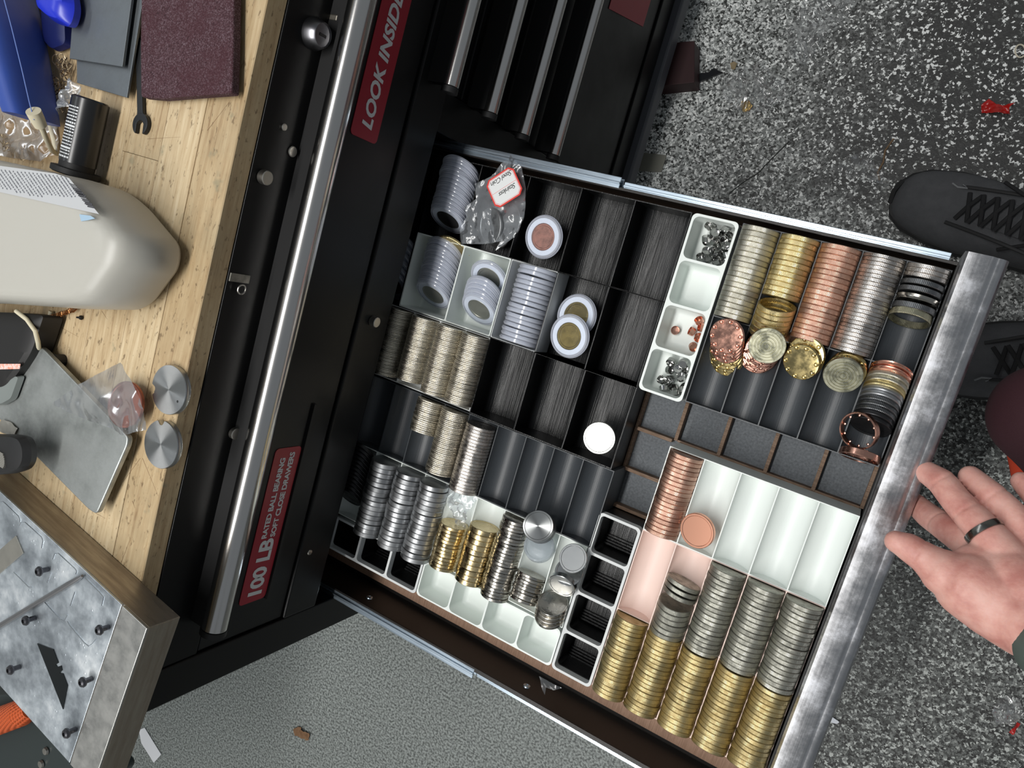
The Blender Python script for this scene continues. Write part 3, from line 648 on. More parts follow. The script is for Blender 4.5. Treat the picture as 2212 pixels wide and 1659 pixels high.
pile(at(1732, 782, .655), (-.19, -.30, .95), [(D_b2, 'dimpled_coin', 'brass dimpled coin lying face up on the third pile', None)] + [(D_b, 'dimpled_coin', 'polished brass dimpled coin under the top one of the third pile', 'brass dimpled coins of the third pile, lower')] * 2, .0044, (0, .0016, -.0012))
dims('dimpled_coin', D_b, at(1734, 779, .659) , (-.02, .05, 1), 'polished brass dimpled coin just under the face-up brass one') if False else None
pile(at(1829, 800, .648), (-.02, -.32, .95), [(D_b, 'dimpled_coin', 'polished brass dimpled coin peeking out behind the grooved dark coin', 'brass coins behind the grooved dark coin')] * 2, .0045)
pile(at(1822, 810, .660), (.14, -.38, .92), [(SPI, 'spiral_coin', 'grey nickel coin with concentric grooves leaning on two brass coins', None)], .0042)
# last channel: mixed pile and copper rings
mx = [M_cp, M_cp, M_sl, M_sl, M_bg, M_st, M_st, M_dk, M_dk, M_dk, M_bk, M_bk]
mn = ['copper', 'copper', 'satin silver', 'satin silver', 'brass', 'steel', 'steel', 'dark steel', 'dark steel', 'dark steel', 'black', 'black']
for i in range(12):
    T = .0030
    lo('mixed_coin', Vector((.0100, .0030 - .0046 * i - .002, RIM + .0075 - .0006 * i)), (0, -.80, .44), .0176, .0040, mx[i], 'spool' if i < 2 else 'plain', '%s coin in the mixed leaning stack of the last channel' % mn[i], group='%s coins of the mixed leaning stack' % mn[i])
def beads(mb, R, n=10, T=.004):
    for k in range(n):
        a = 2 * math.pi * k / n; mb.lathe([(.0001, -.0012), (.0012, -.0006), (.0012, .0006), (.0001, .0012)], 8, Matrix.Translation((math.cos(a) * (R - .0032), math.sin(a) * (R - .0032), 0)))
def cring(loc, nrm, label):
    mb = MB(); R = .0172; h = .0030
    mb.lathe([(R - .0015, -h), (R - .0004, -h), (R, -h + .0004), (R, h - .0004), (R - .0004, h), (R - .0015, h), (R - .0017, 0), (R - .0015, -h)], 60, None, (False, False))
    o = mb.build('copper_ring', M_cp, smooth=True); o.matrix_world = frame(loc, nrm); props(o, label, 'ring')
    b = MB(); beads(b, R); b.build('bead_row', M_cp, o, smooth=True)
cring(at(1856, 930, .651), (-.38, -.25, .88), 'copper ring with inner beads standing open in the last channel')
cring(at(1857, 984, .642), (-.05, .93, -.28), 'copper ring with inner beads upright at the lower end of the last channel')
lo('silver_ring', at(1698, 714, .640), (.2, .6, .5), .0165, .0025, M_mir, 'plain', 'shiny silver dimpled edge sticking out above the grooved coin', 'ring')

# ------------------------------------------------------------------ coin capsules
FOAM = P('white_foam', C3(222, 228, 238), .6)
SHELL = clear('capsule_shell', (.93, .95, .98, 1), .14, .14, .42, C3(224, 228, 240))
LENS = clear('capsule_lens', (.97, .98, 1, 1), .03, .06, 0.03)
def ring_mesh(name, prof, mat, n=56):
    o = MB().lathe(prof, n, None, (False, False)).build(name, mat, smooth=True); me = o.data; bpy.data.objects.remove(o); return me
def cap_parts(T):
    R = .0240; h = T / 2
    sh = ring_mesh('shell', [(R - .0032, -h), (R - .0014, -h + .0002), (R - .0007, -h + .0009), (R - .0007, -.0006), (R, -.0005), (R, .0005), (R - .0007, .0006), (R - .0007, h - .0009), (R - .0014, h - .0002), (R - .0032, h)], SHELL)
    ln = MB().lathe([(R - .0033, h - .0004), (.0001, h - .0004)], 48, None, (False, False)).build('lens', LENS, smooth=True); lm = ln.data; bpy.data.objects.remove(ln)
    fo = ring_mesh('foam_ring', [(.0150, -h + .0007), (.0206, -h + .0007), (.0206, h - .0007), (.0150, h - .0007), (.0150, -h + .0007)], FOAM)
    return sh, lm, fo
CAPM = {}
def capsule(loc, nrm, label, group=None, T=.0058, coin=None, coinlabel=None):
    if T not in CAPM: CAPM[T] = cap_parts(T)
    t = thing('coin_capsule', loc, label, 'capsule', group); t.matrix_world = frame(loc, nrm)
    for nm, me in zip(('shell', 'lens', 'foam_ring'), CAPM[T]):
        o = link(nm, me, None, t)
    if coin:
        lo(coin[0], Vector(loc), nrm, .0147, T * .62, coin[1], 'plain', coinlabel, 'coin')
    return t
FC = P('frosted_copper', C3(212, 166, 152), .35, 1, var=.5, vscale=140, dark=C3(184, 128, 112)); FG = P('frosted_gold', C3(160, 142, 84), .3, 1, var=.3, vscale=120)
FB = P('satin_disc', C3(196, 194, 180), .35, 1, var=.3, vscale=60); FD = P('dull_bronze', C3(92, 82, 60), .35, 1)
def capstack(xc, ya, yb, n, a, z, lb, gr, T=.0058, coin=None, cl=None, dx=0, last=None):
    for i in range(n):
        y = ya + (yb - ya) * i / max(1, n - 1); fr = i == n - 1
        aa = a + random.gauss(0, .015)
        capsule((xc + dx * i + random.gauss(0, .0004), y, z - .0000 * i), (random.gauss(0, .01), -math.cos(aa), math.sin(aa)), (last if fr and last else ordl(i, n, lb)), None if fr and last else gr, T, coin if fr else None, cl)
zc = RIM - DEEP + .024 + .0005
capstack(-.4885, .0880, .0300, 14, .52, zc + .009, 'clear coin capsule seen edge-on in the leaning stack in the first cell by the rail', 'leaning capsules in the black cell by the rail', .0056, ('bronze_coin', FD), 'dark bronze coin inside the front capsule of the stack by the rail', last='front capsule with dark coin, stack by the rail and cross rail')
capstack(-.4850, -.0080, -.0600, 13, .66, zc + .003, 'clear coin capsule seen edge-on in the leaning stack in the white cell', 'leaning capsules in the white cell', .0050, ('pale_coin', FB), 'pale satin coin inside the front capsule of the white cell stack', last='front capsule of the long leaning stack in the first white cell')
lo('gold_coin', Vector((-.4740, -.0040, zc + .004)), (0, -.8, .6), .0235, .0030, M_bg, 'plain', 'large gold-edged coin behind the leaning capsules of the first white cell')
capstack(-.4200, -.0400, -.0600, 5, .80, zc + .001, 'clear coin capsule in the short leaning group of the second white cell', 'short group of leaning capsules', .0054, ('pale_coin', FB), 'pale satin coin in the front capsule of the second white cell', last='front capsule with pale coin in the second white cell')
capsule((-.4190, -.0225, zc + .000), (.08, -.62, .78), 'capsule lying back behind the short leaning group in the second white cell', None, .0056, ('pale_coin', FB), 'pale satin coin in the capsule at the back of the second white cell')
capstack(-.3583, .0010, -.0810, 16, .05, zc + .002, 'clear coin capsule standing upright in the tightly packed bluish stack', 'upright packed capsules', .0052)
capstack(-.5510, -.0200, -.0640, 6, .85, zc - .004, 'capsule with brown coin in the shaded cell under the cross rail', 'shaded capsules under the cross rail', .0056, ('bronze_coin', P('brown_coin', C3(120, 72, 50), .35, .8)), 'brown coin in the front shaded capsule under the cross rail')
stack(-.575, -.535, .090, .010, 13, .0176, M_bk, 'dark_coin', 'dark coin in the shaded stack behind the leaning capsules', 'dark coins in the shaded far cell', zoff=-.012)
capsule(at(1175, 512, .630), (-.10, -.14, .98), 'capsule with frosted copper coin and white ring lying in a black cell', None, .0060, ('copper_coin', FC), 'frosted copper coin inside the lying capsule')
capsule(at(1246, 682, .621), (-.10, .02, 1), 'capsule with gold coin half covered by another capsule', None, .0060, ('gold_coin', P('polished_gold', C3(196, 176, 112), .2, 1)), 'bright gold coin inside the partly covered capsule')
capsule(at(1231, 726, .634), (-.10, -.12, .98), 'capsule with olive gold coin lying on top of another capsule', None, .0060, ('gold_coin', FG), 'olive gold coin inside the upper capsule')

# studs
def stud_mesh(mat):
    o = MB().lathe([(.0040, -.0025), (.0045, -.0020), (.0046, .0026), (.0042, .0026), (.0040, -.0012), (.0004, -.0016)], 20, None, (True, True)).build('stud', mat, smooth=True); me = o.data; bpy.data.objects.remove(o); return me
ST_S = stud_mesh(P('polished_stud_steel', C3(196, 196, 194), .14, 1)); ST_C = stud_mesh(M_cp)
def studs(n, x0, x1, y0, y1, me, lab, grp, zb):
    pts = []
    tries = 0
    while len(pts) < n and tries < 6000:
        tries += 1; p = Vector((random.uniform(x0, x1), random.uniform(y0, y1), 0)); lay = 0
        near = [q for q in pts if (q.xy - p.xy).length < .0078]
        if near:
            if len(near) > 1 or near[0].z > zb + .008: continue
            p.z = near[0].z + .0065
        else: p.z = zb + .0047
        pts.append(p)
    for p in pts:
        o = link('cup_stud', me, None); o.matrix_world = frame(p, (random.gauss(0, .7), random.gauss(0, .7), random.choice((1, 1, -.4)))); props(o, lab, 'stud', grp)
zb = RIM - .034
studs(30, -.1925, -.1655, .0580, .0925, ST_S, 'tiny steel cup stud in the heap of the uppermost cup of the white tray', 'steel cup studs in the uppermost cup', zb)
for (u, v), l in zip(((1461, 714), (1497, 716), (1513, 693), (1518, 707), (1512, 729), (1500, 749)), ('leftmost of the six copper studs, lying apart', 'copper stud left of the pair under the cup wall', 'uppermost copper stud by the cup wall', 'copper stud tucked against the cup wall below the uppermost', 'copper stud by the cup wall, right of the middle one', 'lowest copper stud by the cup wall')):
    p = at(u - 3, v, zb + .006); o = link('cup_stud', ST_C, None); p.x = min(p.x, -.1665); p.z = zb + .0050; o.matrix_world = frame(p, (random.gauss(0, .6), random.gauss(0, .6), 1)); props(o, l, 'stud')
studs(18, -.1915, -.1660, -.0815, -.0475, ST_S, 'tiny steel cup stud in the heap of the lowest cup of the white tray', 'steel cup studs in the lowest cup', zb)

# plastic film
def film(name, pts, z, mat, label, cat, parent=None, amp=.004, nx=22, seed=0, zf=None, smooth=True, freq=60):
    """crumpled sheet: outline in photo pixels -> plane z, gridded by fan subdivision, displaced by noise"""
    P3 = [at(u, v, z) for u, v in pts]; bm = bmesh.new(); vs = [bm.verts.new(p) for p in P3]; f = bm.faces.new(vs)
    bmesh.ops.triangulate(bm, faces=bm.faces[:])
    for _ in range(4): bmesh.ops.subdivide_edges(bm, edges=[e for e in bm.edges if e.calc_length() > .004], cuts=1, use_grid_fill=True); 
    bmesh.ops.triangulate(bm, faces=bm.faces[:])
    for v in bm.verts:
        q = v.co * freq + Vector((seed * 7.1, seed * 3.3, 0)); n = abs(noise.noise(q)) * 1.6 + abs(noise.noise(q * 2.7)) * .7
        v.co.z += amp * n + (zf(v.co) if zf else 0)
    me = bpy.data.meshes.new(name); bm.to_mesh(me); bm.free()
    for p in me.polygons: p.use_smooth = smooth
    me.materials.append(mat); o = link(name, me, None, parent)
    if label: props(o, label, cat)
    return o
FILM = clear('plastic_film', (.97, .975, .98, 1), .02, .16, .05); FILM2 = clear('thick_plastic_film', (.90, .92, .94, 1), .06, .2, .16)
bagpts = [(1104, 336), (1128, 362), (1137, 408), (1134, 470), (1112, 512), (1072, 542), (1082, 522), (1046, 528), (998, 527), (994, 498), (1008, 470), (1006, 448), (1030, 430), (1027, 398), (1062, 382)]
for i, (u, v, z, nr, lb) in enumerate(((1096, 478, .632, (-.3, -.1, .9), 'plain steel coin inside the clear bag, half hidden by the paper label'), (1060, 488, .638, (-.4, -.2, .9), 'bright steel coin with scratches at the lower left of the clear bag'), (1075, 496, .622, (-.3, -.3, .9), 'steel coin beneath the bright one in the clear bag'))):
    lo('steel_coin', at(u, v, z), nr, .0215 if i != 1 else .0205, .0030, P('scratched_steel%d' % i, C3(180, 182, 182) if i == 1 else C3(170, 170, 168), .4, 1, var=.4, vscale=120), 'plain', lb)
bag = film('plastic_bag', bagpts, .648, FILM, 'small clear plastic bag with coins and a red-bordered paper label', 'bag', amp=.0035, seed=2, zf=lambda p: 0)
film('bag_back', bagpts[::-1], .640, FILM2, None, None, bag, amp=.003, seed=5)
# label on the bag: octagon, text upside down
c0, c1, c2, c3 = at(1105, 363, .6555), at(1128, 412, .6555), at(1078, 449, .6555), at(1047, 396, .6555)
ctr = (c0 + c1 + c2 + c3) / 4; ex = ((c2 - c1) + (c3 - c0)).normalized(); zz = Vector((0, 0, 1)); ey = zz.cross(ex).normalized()
LM = Matrix.Identity(4)
for i in range(3): LM[i][0] = ex[i]; LM[i][1] = ey[i]; LM[i][2] = zz[i]; LM[i][3] = ctr[i]
W, H = ((c2 - c1).length + (c3 - c0).length) / 4 + .0015, ((c1 - c0).length + (c2 - c3).length) / 4 + .0015
def octo(w, h, c): return [(w, h - c), (w - c, h), (-w + c, h), (-w, h - c), (-w, -h + c), (-w + c, -h), (w - c, -h), (w, -h + c)]
LBR = P('label_red', C3(226, 66, 58), .45); LBW = P('label_paper', C3(232, 234, 234), .6); INK = P('black_ink', C3(24, 24, 26), .6)
MB().prism(octo(W, H, .005), 0, .0002, LM).build('paper_label', LBR, bag)
MB().prism(octo(W - .0017, H - .0017, .0044), .0002, .0003, LM).build('label_panel', LBW, bag)
fr = MB()
a_, b_ = octo(W - .0023, H - .0023, .0042), octo(W - .0026, H - .0026, .0041)
for k in range(8):
    j = (k + 1) % 8; fr.add([LM @ Vector((*p, .00036)) for p in (a_[k], a_[j], b_[j], b_[k])], [(0, 1, 2, 3)])
fr.box(-W + .0026, W - .0026, -.00015, .00015, .0003, .00036, LM)
fr.build('label_line', LBR, bag)
text('Stainless', .0078, INK, bag, LM @ Matrix.Translation((-W + .0048, .0018, .0004)), shear=.35, space=.86, extrude=.00003)
text('Steel Coin', .0078, INK, bag, LM @ Matrix.Translation((-W + .0030, -H + .0040, .0004)), shear=.35, space=.86, extrude=.00003)
film('plastic_bag', [(968, 1040), (1000, 1062), (1034, 1075), (1012, 1105), (1008, 1142), (990, 1132), (974, 1100), (958, 1068)], RIM - .004, FILM2, 'crumpled clear plastic wrap above the short brass stack', 'wrap', amp=.006, seed=9, freq=90)
film('plastic_wrap', [(1165, 1460), (1185, 1470), (1200, 1478), (1215, 1486), (1196, 1490), (1180, 1484), (1178, 1500), (1172, 1490)], .63, FILM, 'torn bit of clear tape on the drawer side wall', 'tape', amp=.002, seed=3)

# ------------------------------------------------------------------ things stuck on the chest front
MAG = P('magnet_nickel', C3(186, 182, 174), .35, 1)
for u, v, r, h, lb in ((579, 385, .0062, .007, 'thick round magnet on the black rail beside the wood edge'), (634, 328, .0048, .002, 'flat round magnet, middle of the three near the lock'), (616, 275, .0030, .002, 'smallest flat magnet on the black rail nearest the lock'), (511, 938, .0056, .005, 'round magnet on the black rail level with the two turned discs'), (815, 697, .0058, .008, 'round magnet on the rail just above the open drawer')):
    d = ray(u, v); p = CAM + d * ((XF + .0022 + h - 0) / d.x); x0 = XF + .0022 if u == 815 else XF + .0003
    p = CAM + d * ((x0 + h) / d.x)
    props(MB((x0, p.y, p.z)).lathe([(r * .9, 0), (r, .0005), (r, h - .0006), (r - .0006, h)], 28, frame((x0, p.y, p.z), (1, 0, 0))).build('magnet', MAG, smooth=True), lb, 'magnet')
d = ray(669, 1193); p = CAM + d * ((XF + .002) / d.x)
cp(MB().lathe([(.0035, .0), (.003, .001), (.0005, .0014)], 16, frame((XF + .0021, p.y, p.z), (1, 0, 0))), 'rivet', MAG, smooth=True)
d = ray(517, 612); p = CAM + d * ((XF) / d.x)
hk = thing('magnetic_hook', (XF + .0004, p.y, p.z), 'small flat metal plate with a ring clinging to the black rail', 'hook')
MB().box(0, .0015, .001, .0085, -.009, .013).build('plate', P('worn_plate', C3(150, 148, 140), .4, 1, var=.6, vscale=200), hk, bevel=.0003)
MB().tube([(.004, -.0045 + .0042 * math.cos(a), .0 + .0042 * math.sin(a)) for a in [2 * math.pi * k / 20 for k in range(21)]], .0007, 8).build('ring', MAG, hk, smooth=True)

# ------------------------------------------------------------------ bench things
BZ = .9392
def place(mb_origin): return mb_origin
# two turned aluminium discs
TD = NT('turned_aluminium'); TD.b.inputs['Metallic'].default_value = 1; TD.b.inputs['Base Color'].default_value = C3(190, 192, 192); TD.b.inputs['Roughness'].default_value = .30; TD.b.inputs['Anisotropic'].default_value = .95
tg = TD.add('ShaderNodeTangent', direction_type='RADIAL', axis='Z'); TD.link(tg.outputs[0], TD.b.inputs['Tangent'])
cc = TD.add('ShaderNodeTexCoord'); lnn = TD.add('ShaderNodeVectorMath', operation='LENGTH'); TD.link(cc.outputs['Object'], lnn.inputs[0]); TD.bump(TD.math('SINE', TD.math('MULTIPLY', lnn.outputs['Value'], 12000.0)), .1, .0001); TD = TD.m
def notched(R, T, ang, mat, nm, lab, u, v, hole=None):
    n = 96; pts = []
    for k in range(n):
        a = 2 * math.pi * k / n; dd = abs((a - ang + math.pi) % (2 * math.pi) - math.pi); r = R
        if dd < .19: r = R - .0030 - (.0012 if dd < .1 else 0)
        pts.append((r * math.cos(a), r * math.sin(a)))
    c = at(u, v, BZ + T); mb = MB((c.x, c.y, BZ + T / 2))
    M = Matrix.Translation((c.x, c.y, BZ))
    mb.rings([[M @ Vector((x * s, y * s, z)) for x, y in pts] for s, z in ((.985, 0), (1, .0006), (1, T - .0006), (.985, T))])
    o = mb.build(nm, mat, smooth=True); props(o, lab, 'disc')
    if hole:
        h = MB().lathe([(.0012, 0), (.0009, .0002)], 14, Matrix.Translation((hole[0], hole[1], T / 2))); h.build('pin_hole', BLKM, o)
notched(.0215, .0055, math.radians(196), TD, 'turned_disc', 'upper turned aluminium disc with notch and pin hole near the wood edge', 364, 842, (.0135, -.006))
notched(.0212, .0055, math.radians(105), TD, 'turned_disc', 'lower turned aluminium disc with a notch at its top near the wood edge', 347, 960)
# generic slab from photo outline
def slab(name, pts, z0, z1, mat, label, cat, rc=.004, bevel=.001, parent=None, inset=0):
    P3 = [at(u, v, z1) for u, v in pts]; n = len(P3); out = []
    for i in range(n):
        p, a, b = P3[i], P3[i - 1], P3[(i + 1) % n]; da = (a - p); db = (b - p); r = min(rc, da.length * .45, db.length * .45); da.normalize(); db.normalize()
        for k in range(6):
            t = k / 5; q = (p + da * r) * (1 - t) ** 2 + p * 2 * t * (1 - t) + (p + db * r) * t * t; out.append(q)
    c = sum(out, Vector()) / len(out); mb = MB((c.x, c.y, z0))
    mb.rings([[Vector((q.x, q.y, z0)) for q in out], [Vector((q.x, q.y, z1)) for q in out]])
    o = mb.build(name, mat, parent, bevel=bevel)
    return props(o, label, cat) if label else o
STEELP = P('mottled_steel_plate', C3(186, 190, 188), .42, .8, var=.9, vscale=22, dark=C3(110, 114, 112), bump=.25, bscale=1800)
pl = slab('steel_plate', [(62, 737), (92, 752), (276, 944), (274, 962), (208, 1112), (190, 1100), (-12, 895)], BZ + .0095, BZ + .0150, STEELP, 'mottled grey steel plate with rounded corners, raised on small feet', 'plate', .006, .0012)
for dx, dy in ((.03, .02), (-.05, .05), (.015, -.03), (-.03, -.005)):
    MB().lathe([(.006, -.0093), (.006, 0)], 16, Matrix.Translation((dx, dy, 0))).build('foot', BLKM, pl)
PLT = P('dull_aluminium_sheet', C3(128, 134, 138), .45, .9, var=.5, vscale=50, bump=.1, bscale=800, dark=C3(100, 104, 108))
slab('metal_sheet', [(164, -90), (318, -60), (274, 211), (166, 179)], BZ + .0060, BZ + .0080, PLT, 'lower dull metal sheet under the other, beside the maroon pad', 'sheet', .0006, .0003)
slab('metal_sheet', [(166, -90), (292, -60), (264, 144), (150, 126)], BZ + .0110, BZ + .0135, PLT, 'upper dull metal sheet lying across the lower one', 'sheet', .0006, .0003)
slab('spacer_block', [(180, -80), (285, -60), (258, 90), (178, 80)], BZ + .0, BZ + .0059, BLKM, 'dark block hidden under the metal sheets', 'block', .001, 0)
slab('spacer_block', [(182, -80), (280, -60), (252, 80), (180, 70)], BZ + .0081, BZ + .0109, BLKM, 'thin dark block between the two metal sheets', 'block', .001, 0)
# scouring pad
def padmat():
    t = NT('maroon_abrasive_pad'); v = t.coord(); f = t.noise(v, 900, 4, .75); g = t.noise(v, 35, 4, .7)
    c = t.ramp(f, [(.34, C3(34, 14, 20)), (.52, C3(84, 50, 58)), (.66, C3(134, 120, 128))]); c = t.mix(t.ramp(g, [(.45, (0, 0, 0)), (.65, (.55,) * 3)]), c, C3(70, 26, 36))
    t.link(c, t.b.inputs['Base Color']); t.b.inputs['Roughness'].default_value = .9; t.bump(f, 1.0, .0015); return t.m
pad = slab('scouring_pad', [(306, -60), (505, -40), (503, 110), (500, 201), (420, 207), (350, 213), (304, 209), (303, 100)], BZ + .0042, BZ + .0125, padmat(), 'maroon abrasive scouring pad on the wooden top', 'pad', .0025, .0015)
# wrench
wr = MB(); c = at(302, 268, BZ + .0040); dirv = (at(298, 160, BZ + .0040) - at(300, 246, BZ + .0040)).normalized(); sx = Vector((dirv.y, -dirv.x, 0))
prof = []
A0 = math.radians(32)
head = []
Rh = .0098; 
for k in range(25):
    a = -math.pi * .5 + math.radians(32) + (2 * math.pi - math.radians(64)) * k / 24
    head.append((Rh * math.cos(a), Rh * math.sin(a) ))
jaw = [(-.0046, -.0075), (-.0046, .0005), (-.002, .0030), (.002, .0030), (.0046, .0005), (.0046, -.0075)]
tilt = math.radians(-14)
def w2(p): x, y = p; x, y = x * math.cos(tilt) - y * math.sin(tilt), x * math.sin(tilt) + y * math.cos(tilt); q = c + sx * x + dirv * y; return (q.x, q.y)
poly = head + jaw
mbw = MB((c.x, c.y, BZ)); mbw.prism([w2(p) for p in poly], BZ + .0003, BZ + .0042)
hp = []
for x, y in ((-.0042, .0075), (.0042, .0075), (.0036, .012), (.0036, .075), (-.0036, .075), (-.0036, .012)):
    q = c + sx * x + dirv * y; hp.append((q.x, q.y))
mbw.prism(hp, BZ + .0006, BZ + .0039)
props(mbw.build('wrench', P('black_oxide', C3(38, 40, 42), .4, .3), bevel=.0006), 'small black open-end wrench sticking out from under the maroon pad', 'wrench')
# white jug lying on the bench
def inflate(name, pts, levels, zref, mat, label, cat, rc=.012, nc=6, origin_z=None):
    P3 = [at(u, v, zref) for u, v in pts]; n = len(P3); out = []
    for i in range(n):
        p, a, b = P3[i], P3[i - 1], P3[(i + 1) % n]; da = (a - p); db = (b - p); r = min(rc, da.length * .48, db.length * .48); da.normalize(); db.normalize()
        for k in range(nc):
            t = k / (nc - 1); out.append((p + da * r) * (1 - t) ** 2 + p * 2 * t * (1 - t) + (p + db * r) * t * t)
    N = len(out); c = sum(out, Vector()) / N; nr = []
    sa = sum(out[i].x * out[(i + 1) % N].y - out[(i + 1) % N].x * out[i].y for i in range(N))
    for i in range(N):
        t = (out[(i + 1) % N] - out[i - 1]); t.z = 0; t.normalize(); q = Vector((t.y, -t.x, 0))
        nr.append(q if sa > 0 else -q)
    rm = min((p - c).length for p in out); mb = MB((c.x, c.y, levels[0][0]))
    lv_ = [(z, 1 - ins / rm, 1) for z, ins in levels] + [(levels[-1][0], .5 * (1 - levels[-1][1] / rm), 1), (levels[-1][0], .02, 1)]
    mb.rings([[Vector((c.x + (p.x - c.x) * k_, c.y + (p.y - c.y) * k_, z)) for p in out] for z, k_, _ in lv_])
    o = mb.build(name, mat, smooth=True)
    return props(o, label, cat)
JUG = NT('translucent_white_plastic'); JUG.b.inputs['Base Color'].default_value = C3(176, 174, 166); JUG.b.inputs['Roughness'].default_value = .38; JUG.b.inputs['Subsurface Weight'].default_value = .4; JUG.b.inputs['Subsurface Radius'].default_value = (.02, .02, .02); JUG.b.inputs['Subsurface Scale'].default_value = .3; JUG = JUG.m
ZJ = BZ + .034
lv = [(BZ + .0003, .010), (BZ + .004, .0045), (BZ + .012, .0012), (ZJ, 0), (BZ + .056, .0012), (BZ + .064, .0045), (BZ + .068, .0095), (BZ + .069, .014)]
jug = inflate('plastic_jug', [(-260, 318), (0, 346), (215, 394), (262, 425), (342, 522), (338, 572), (268, 668), (190, 668), (0, 655), (-260, 650)], lv, ZJ, JUG, 'large translucent white plastic jug lying on its side with a printed label', 'jug', .016)
LBL = P('jug_label', C3(178, 180, 182), .5); LTX = P('label_grey_print', C3(104, 106, 112), .6); LBK = P('label_black_print', C3(60, 60, 64), .6)
ZL = BZ + .0694
def quad(pts, z, t, mat, name, parent):
    mb = MB(tuple(parent.location)); q = [at(u, v, z) for u, v in pts]; mb.prism([(p.x, p.y) for p in q], z, z + t); o = mb.build(name, mat, parent); o.location = (0, 0, 0); return o
quad([(-200, 330), (120, 375), (150, 385), (215, 463), (0, 415), (-200, 385)], ZL, .0003, LBL, 'label', jug)
def strip(p0, p1, wd, z, mat, name, parent, mbx=None):
    a, b = at(*p0, z), at(*p1, z); d = (b - a).normalized(); s = Vector((-d.y, d.x, 0)) * wd / 2
    mb = mbx or MB(tuple(parent.location)); mb.prism([((a + s).x, (a + s).y), ((b + s).x, (b + s).y), ((b - s).x, (b - s).y), ((a - s).x, (a - s).y)], z, z + .0002)
    if mbx is None: o = mb.build(name, mat, parent); o.location = (0, 0, 0)
# rows of tiny print: short dashes following the slanted lines
tx = MB(tuple(jug.location))
for k in range(30):
    x = -110 + 8.6 * k
    for seg in range(12):
        f0 = seg / 12 + random.uniform(0, .02); f1 = (seg + random.uniform(.55, .95)) / 12
        ln = 62 if x > 60 else 70
        if x + ln * .62 > 168: ln = max(0, (168 - x) / .62)
        if ln < 8: continue
        y0 = 356 + (x + 100) * .17 * .6
        a = (x + ln * .55 * f0, y0 + ln * f0 * .78); b = (x + ln * .55 * f1, y0 + ln * f1 * .78)
        if a[1] < 352 + .148 * a[0] + 4 or b[1] > 410 + .235 * b[0] - 2: continue
        strip(a, b, .0009, ZL + .0004, None, None, jug, tx)
o = tx.build('fine_print', LTX, jug); o.location = (0, 0, 0)
bc = MB(tuple(jug.location))
for k in range(15):
    f = k / 15; x = 150 + 42 * f; y = 397 + 52 * f; strip((x, y), (x + 16, y + 3.5), random.choice((.0006, .0011, .0017)), ZL + .0004, None, None, jug, bc)
o = bc.build('barcode', LBK, jug); o.location = (0, 0, 0)
quad([(172, 463), (196, 466), (206, 472), (190, 476), (176, 478)], ZL - .0002, .0003, P('blue_smear', C3(150, 176, 196), .7), 'paint_smear', jug)
# black printed canister
a0, a1 = at(196, 214, BZ + .021), at(166, 356, BZ + .021); ax = (a1 - a0).normalized(); Lc = (a1 - a0).length
CAN = P('black_canister_plastic', C3(20, 21, 23), .3, spec=.6)
cr = .0150; can = thing('canister', (a0.x, a0.y, BZ + .0205), 'black round canister with white printed lines lying against the white jug', 'canister')
Mc = frame((0, 0, 0), ax, (0, 0, 1))
MB().lathe([(cr - .002, 0), (cr, .0015), (cr, Lc - .001)], 44, Mc).build('body', CAN, can, smooth=True)
MB().lathe([(cr - .0006, Lc - .0009), (cr - .0006, Lc + .004), (.0200, Lc + .0045), (.0200, Lc + .009), (.018, Lc + .010)], 44, Mc).build('cap', BLKM, can, smooth=True)
pr = MB(); 
def arcprint(s0, s1, a0_, a1_, mb):   # printed patch on the cylinder: s along axis, a in degrees from straight up
    R_ = cr + .0001; n = 5; A = [math.radians(a0_ + (a1_ - a0_) * k / n) for k in range(n + 1)]
    up = Vector((0, 0, 1)); up = (up - ax * up.dot(ax)).normalized(); sd = ax.cross(up)
    r0 = [ax * s0 + (up * math.cos(a) + sd * math.sin(a)) * R_ for a in A]; r1 = [ax * s1 + (up * math.cos(a) + sd * math.sin(a)) * R_ for a in A]
    mb.rings([r0, r1], False, False, closed=False)
sgn = 1 if ax.cross(Vector((0, 0, 1))).x < 0 else -1
for k in range(17):
    s = .010 + k * .0027
    if k in (6, 13): arcprint(s, s + .0016, sgn * -27, sgn * 28, pr); continue
    aa = -27
    while aa < 26:
        bb = aa + random.uniform(4, 9); arcprint(s, s + (.0011 if k not in (5, 16) else .0015), sgn * aa, sgn * min(bb, 28), pr); aa = bb + 2
pr.build('printed_text', PRINT, can)
# blue power tool body
blue = P('blue_plastic', C3(44, 72, 150), .38, var=.2, vscale=30); blue2 = P('bright_blue_plastic', C3(34, 50, 190), .3)
tool = thing('blue_tool', at(60, 150, BZ), 'blue plastic tool with a cream cord guard, lying by the metal sheets', 'tool'); 
bp = [(-10, -60, .021, .030), (22, 60, .0195, .028), (44, 150, .0175, .026), (60, 220, .016, .024), (70, 258, .0152, .022)]
R_ = []
for u, v, wx, hz in bp:
    c = at(u, v, BZ + .030); ring = []
    for k in range(28):
        a = 2 * math.pi * k / 28; e = .62
        x = math.copysign(abs(math.cos(a)) ** e, math.cos(a)) * wx; z = math.copysign(abs(math.sin(a)) ** e, math.sin(a)) * hz
        ring.append(Vector((c.x + x, c.y + .1 * x, BZ + .0305 + z)) - tool.location)
    R_.append(ring)
MB().rings(R_).build('housing', blue, tool, smooth=True)
sm = MB(); sm.tube([at(u, v, BZ + .0302 + hz) - tool.location + Vector((.002, 0, -.0002)) for u, v, wx, hz in bp], .0004, 6); sm.build('seam', P('pale_blue_seam', C3(110, 135, 200), .4), tool)
CREAM = P('cream_rubber', C3(206, 198, 172), .6)
g0, g1 = at(72, 240, BZ + .052) - tool.location, at(88, 272, BZ + .042) - tool.location
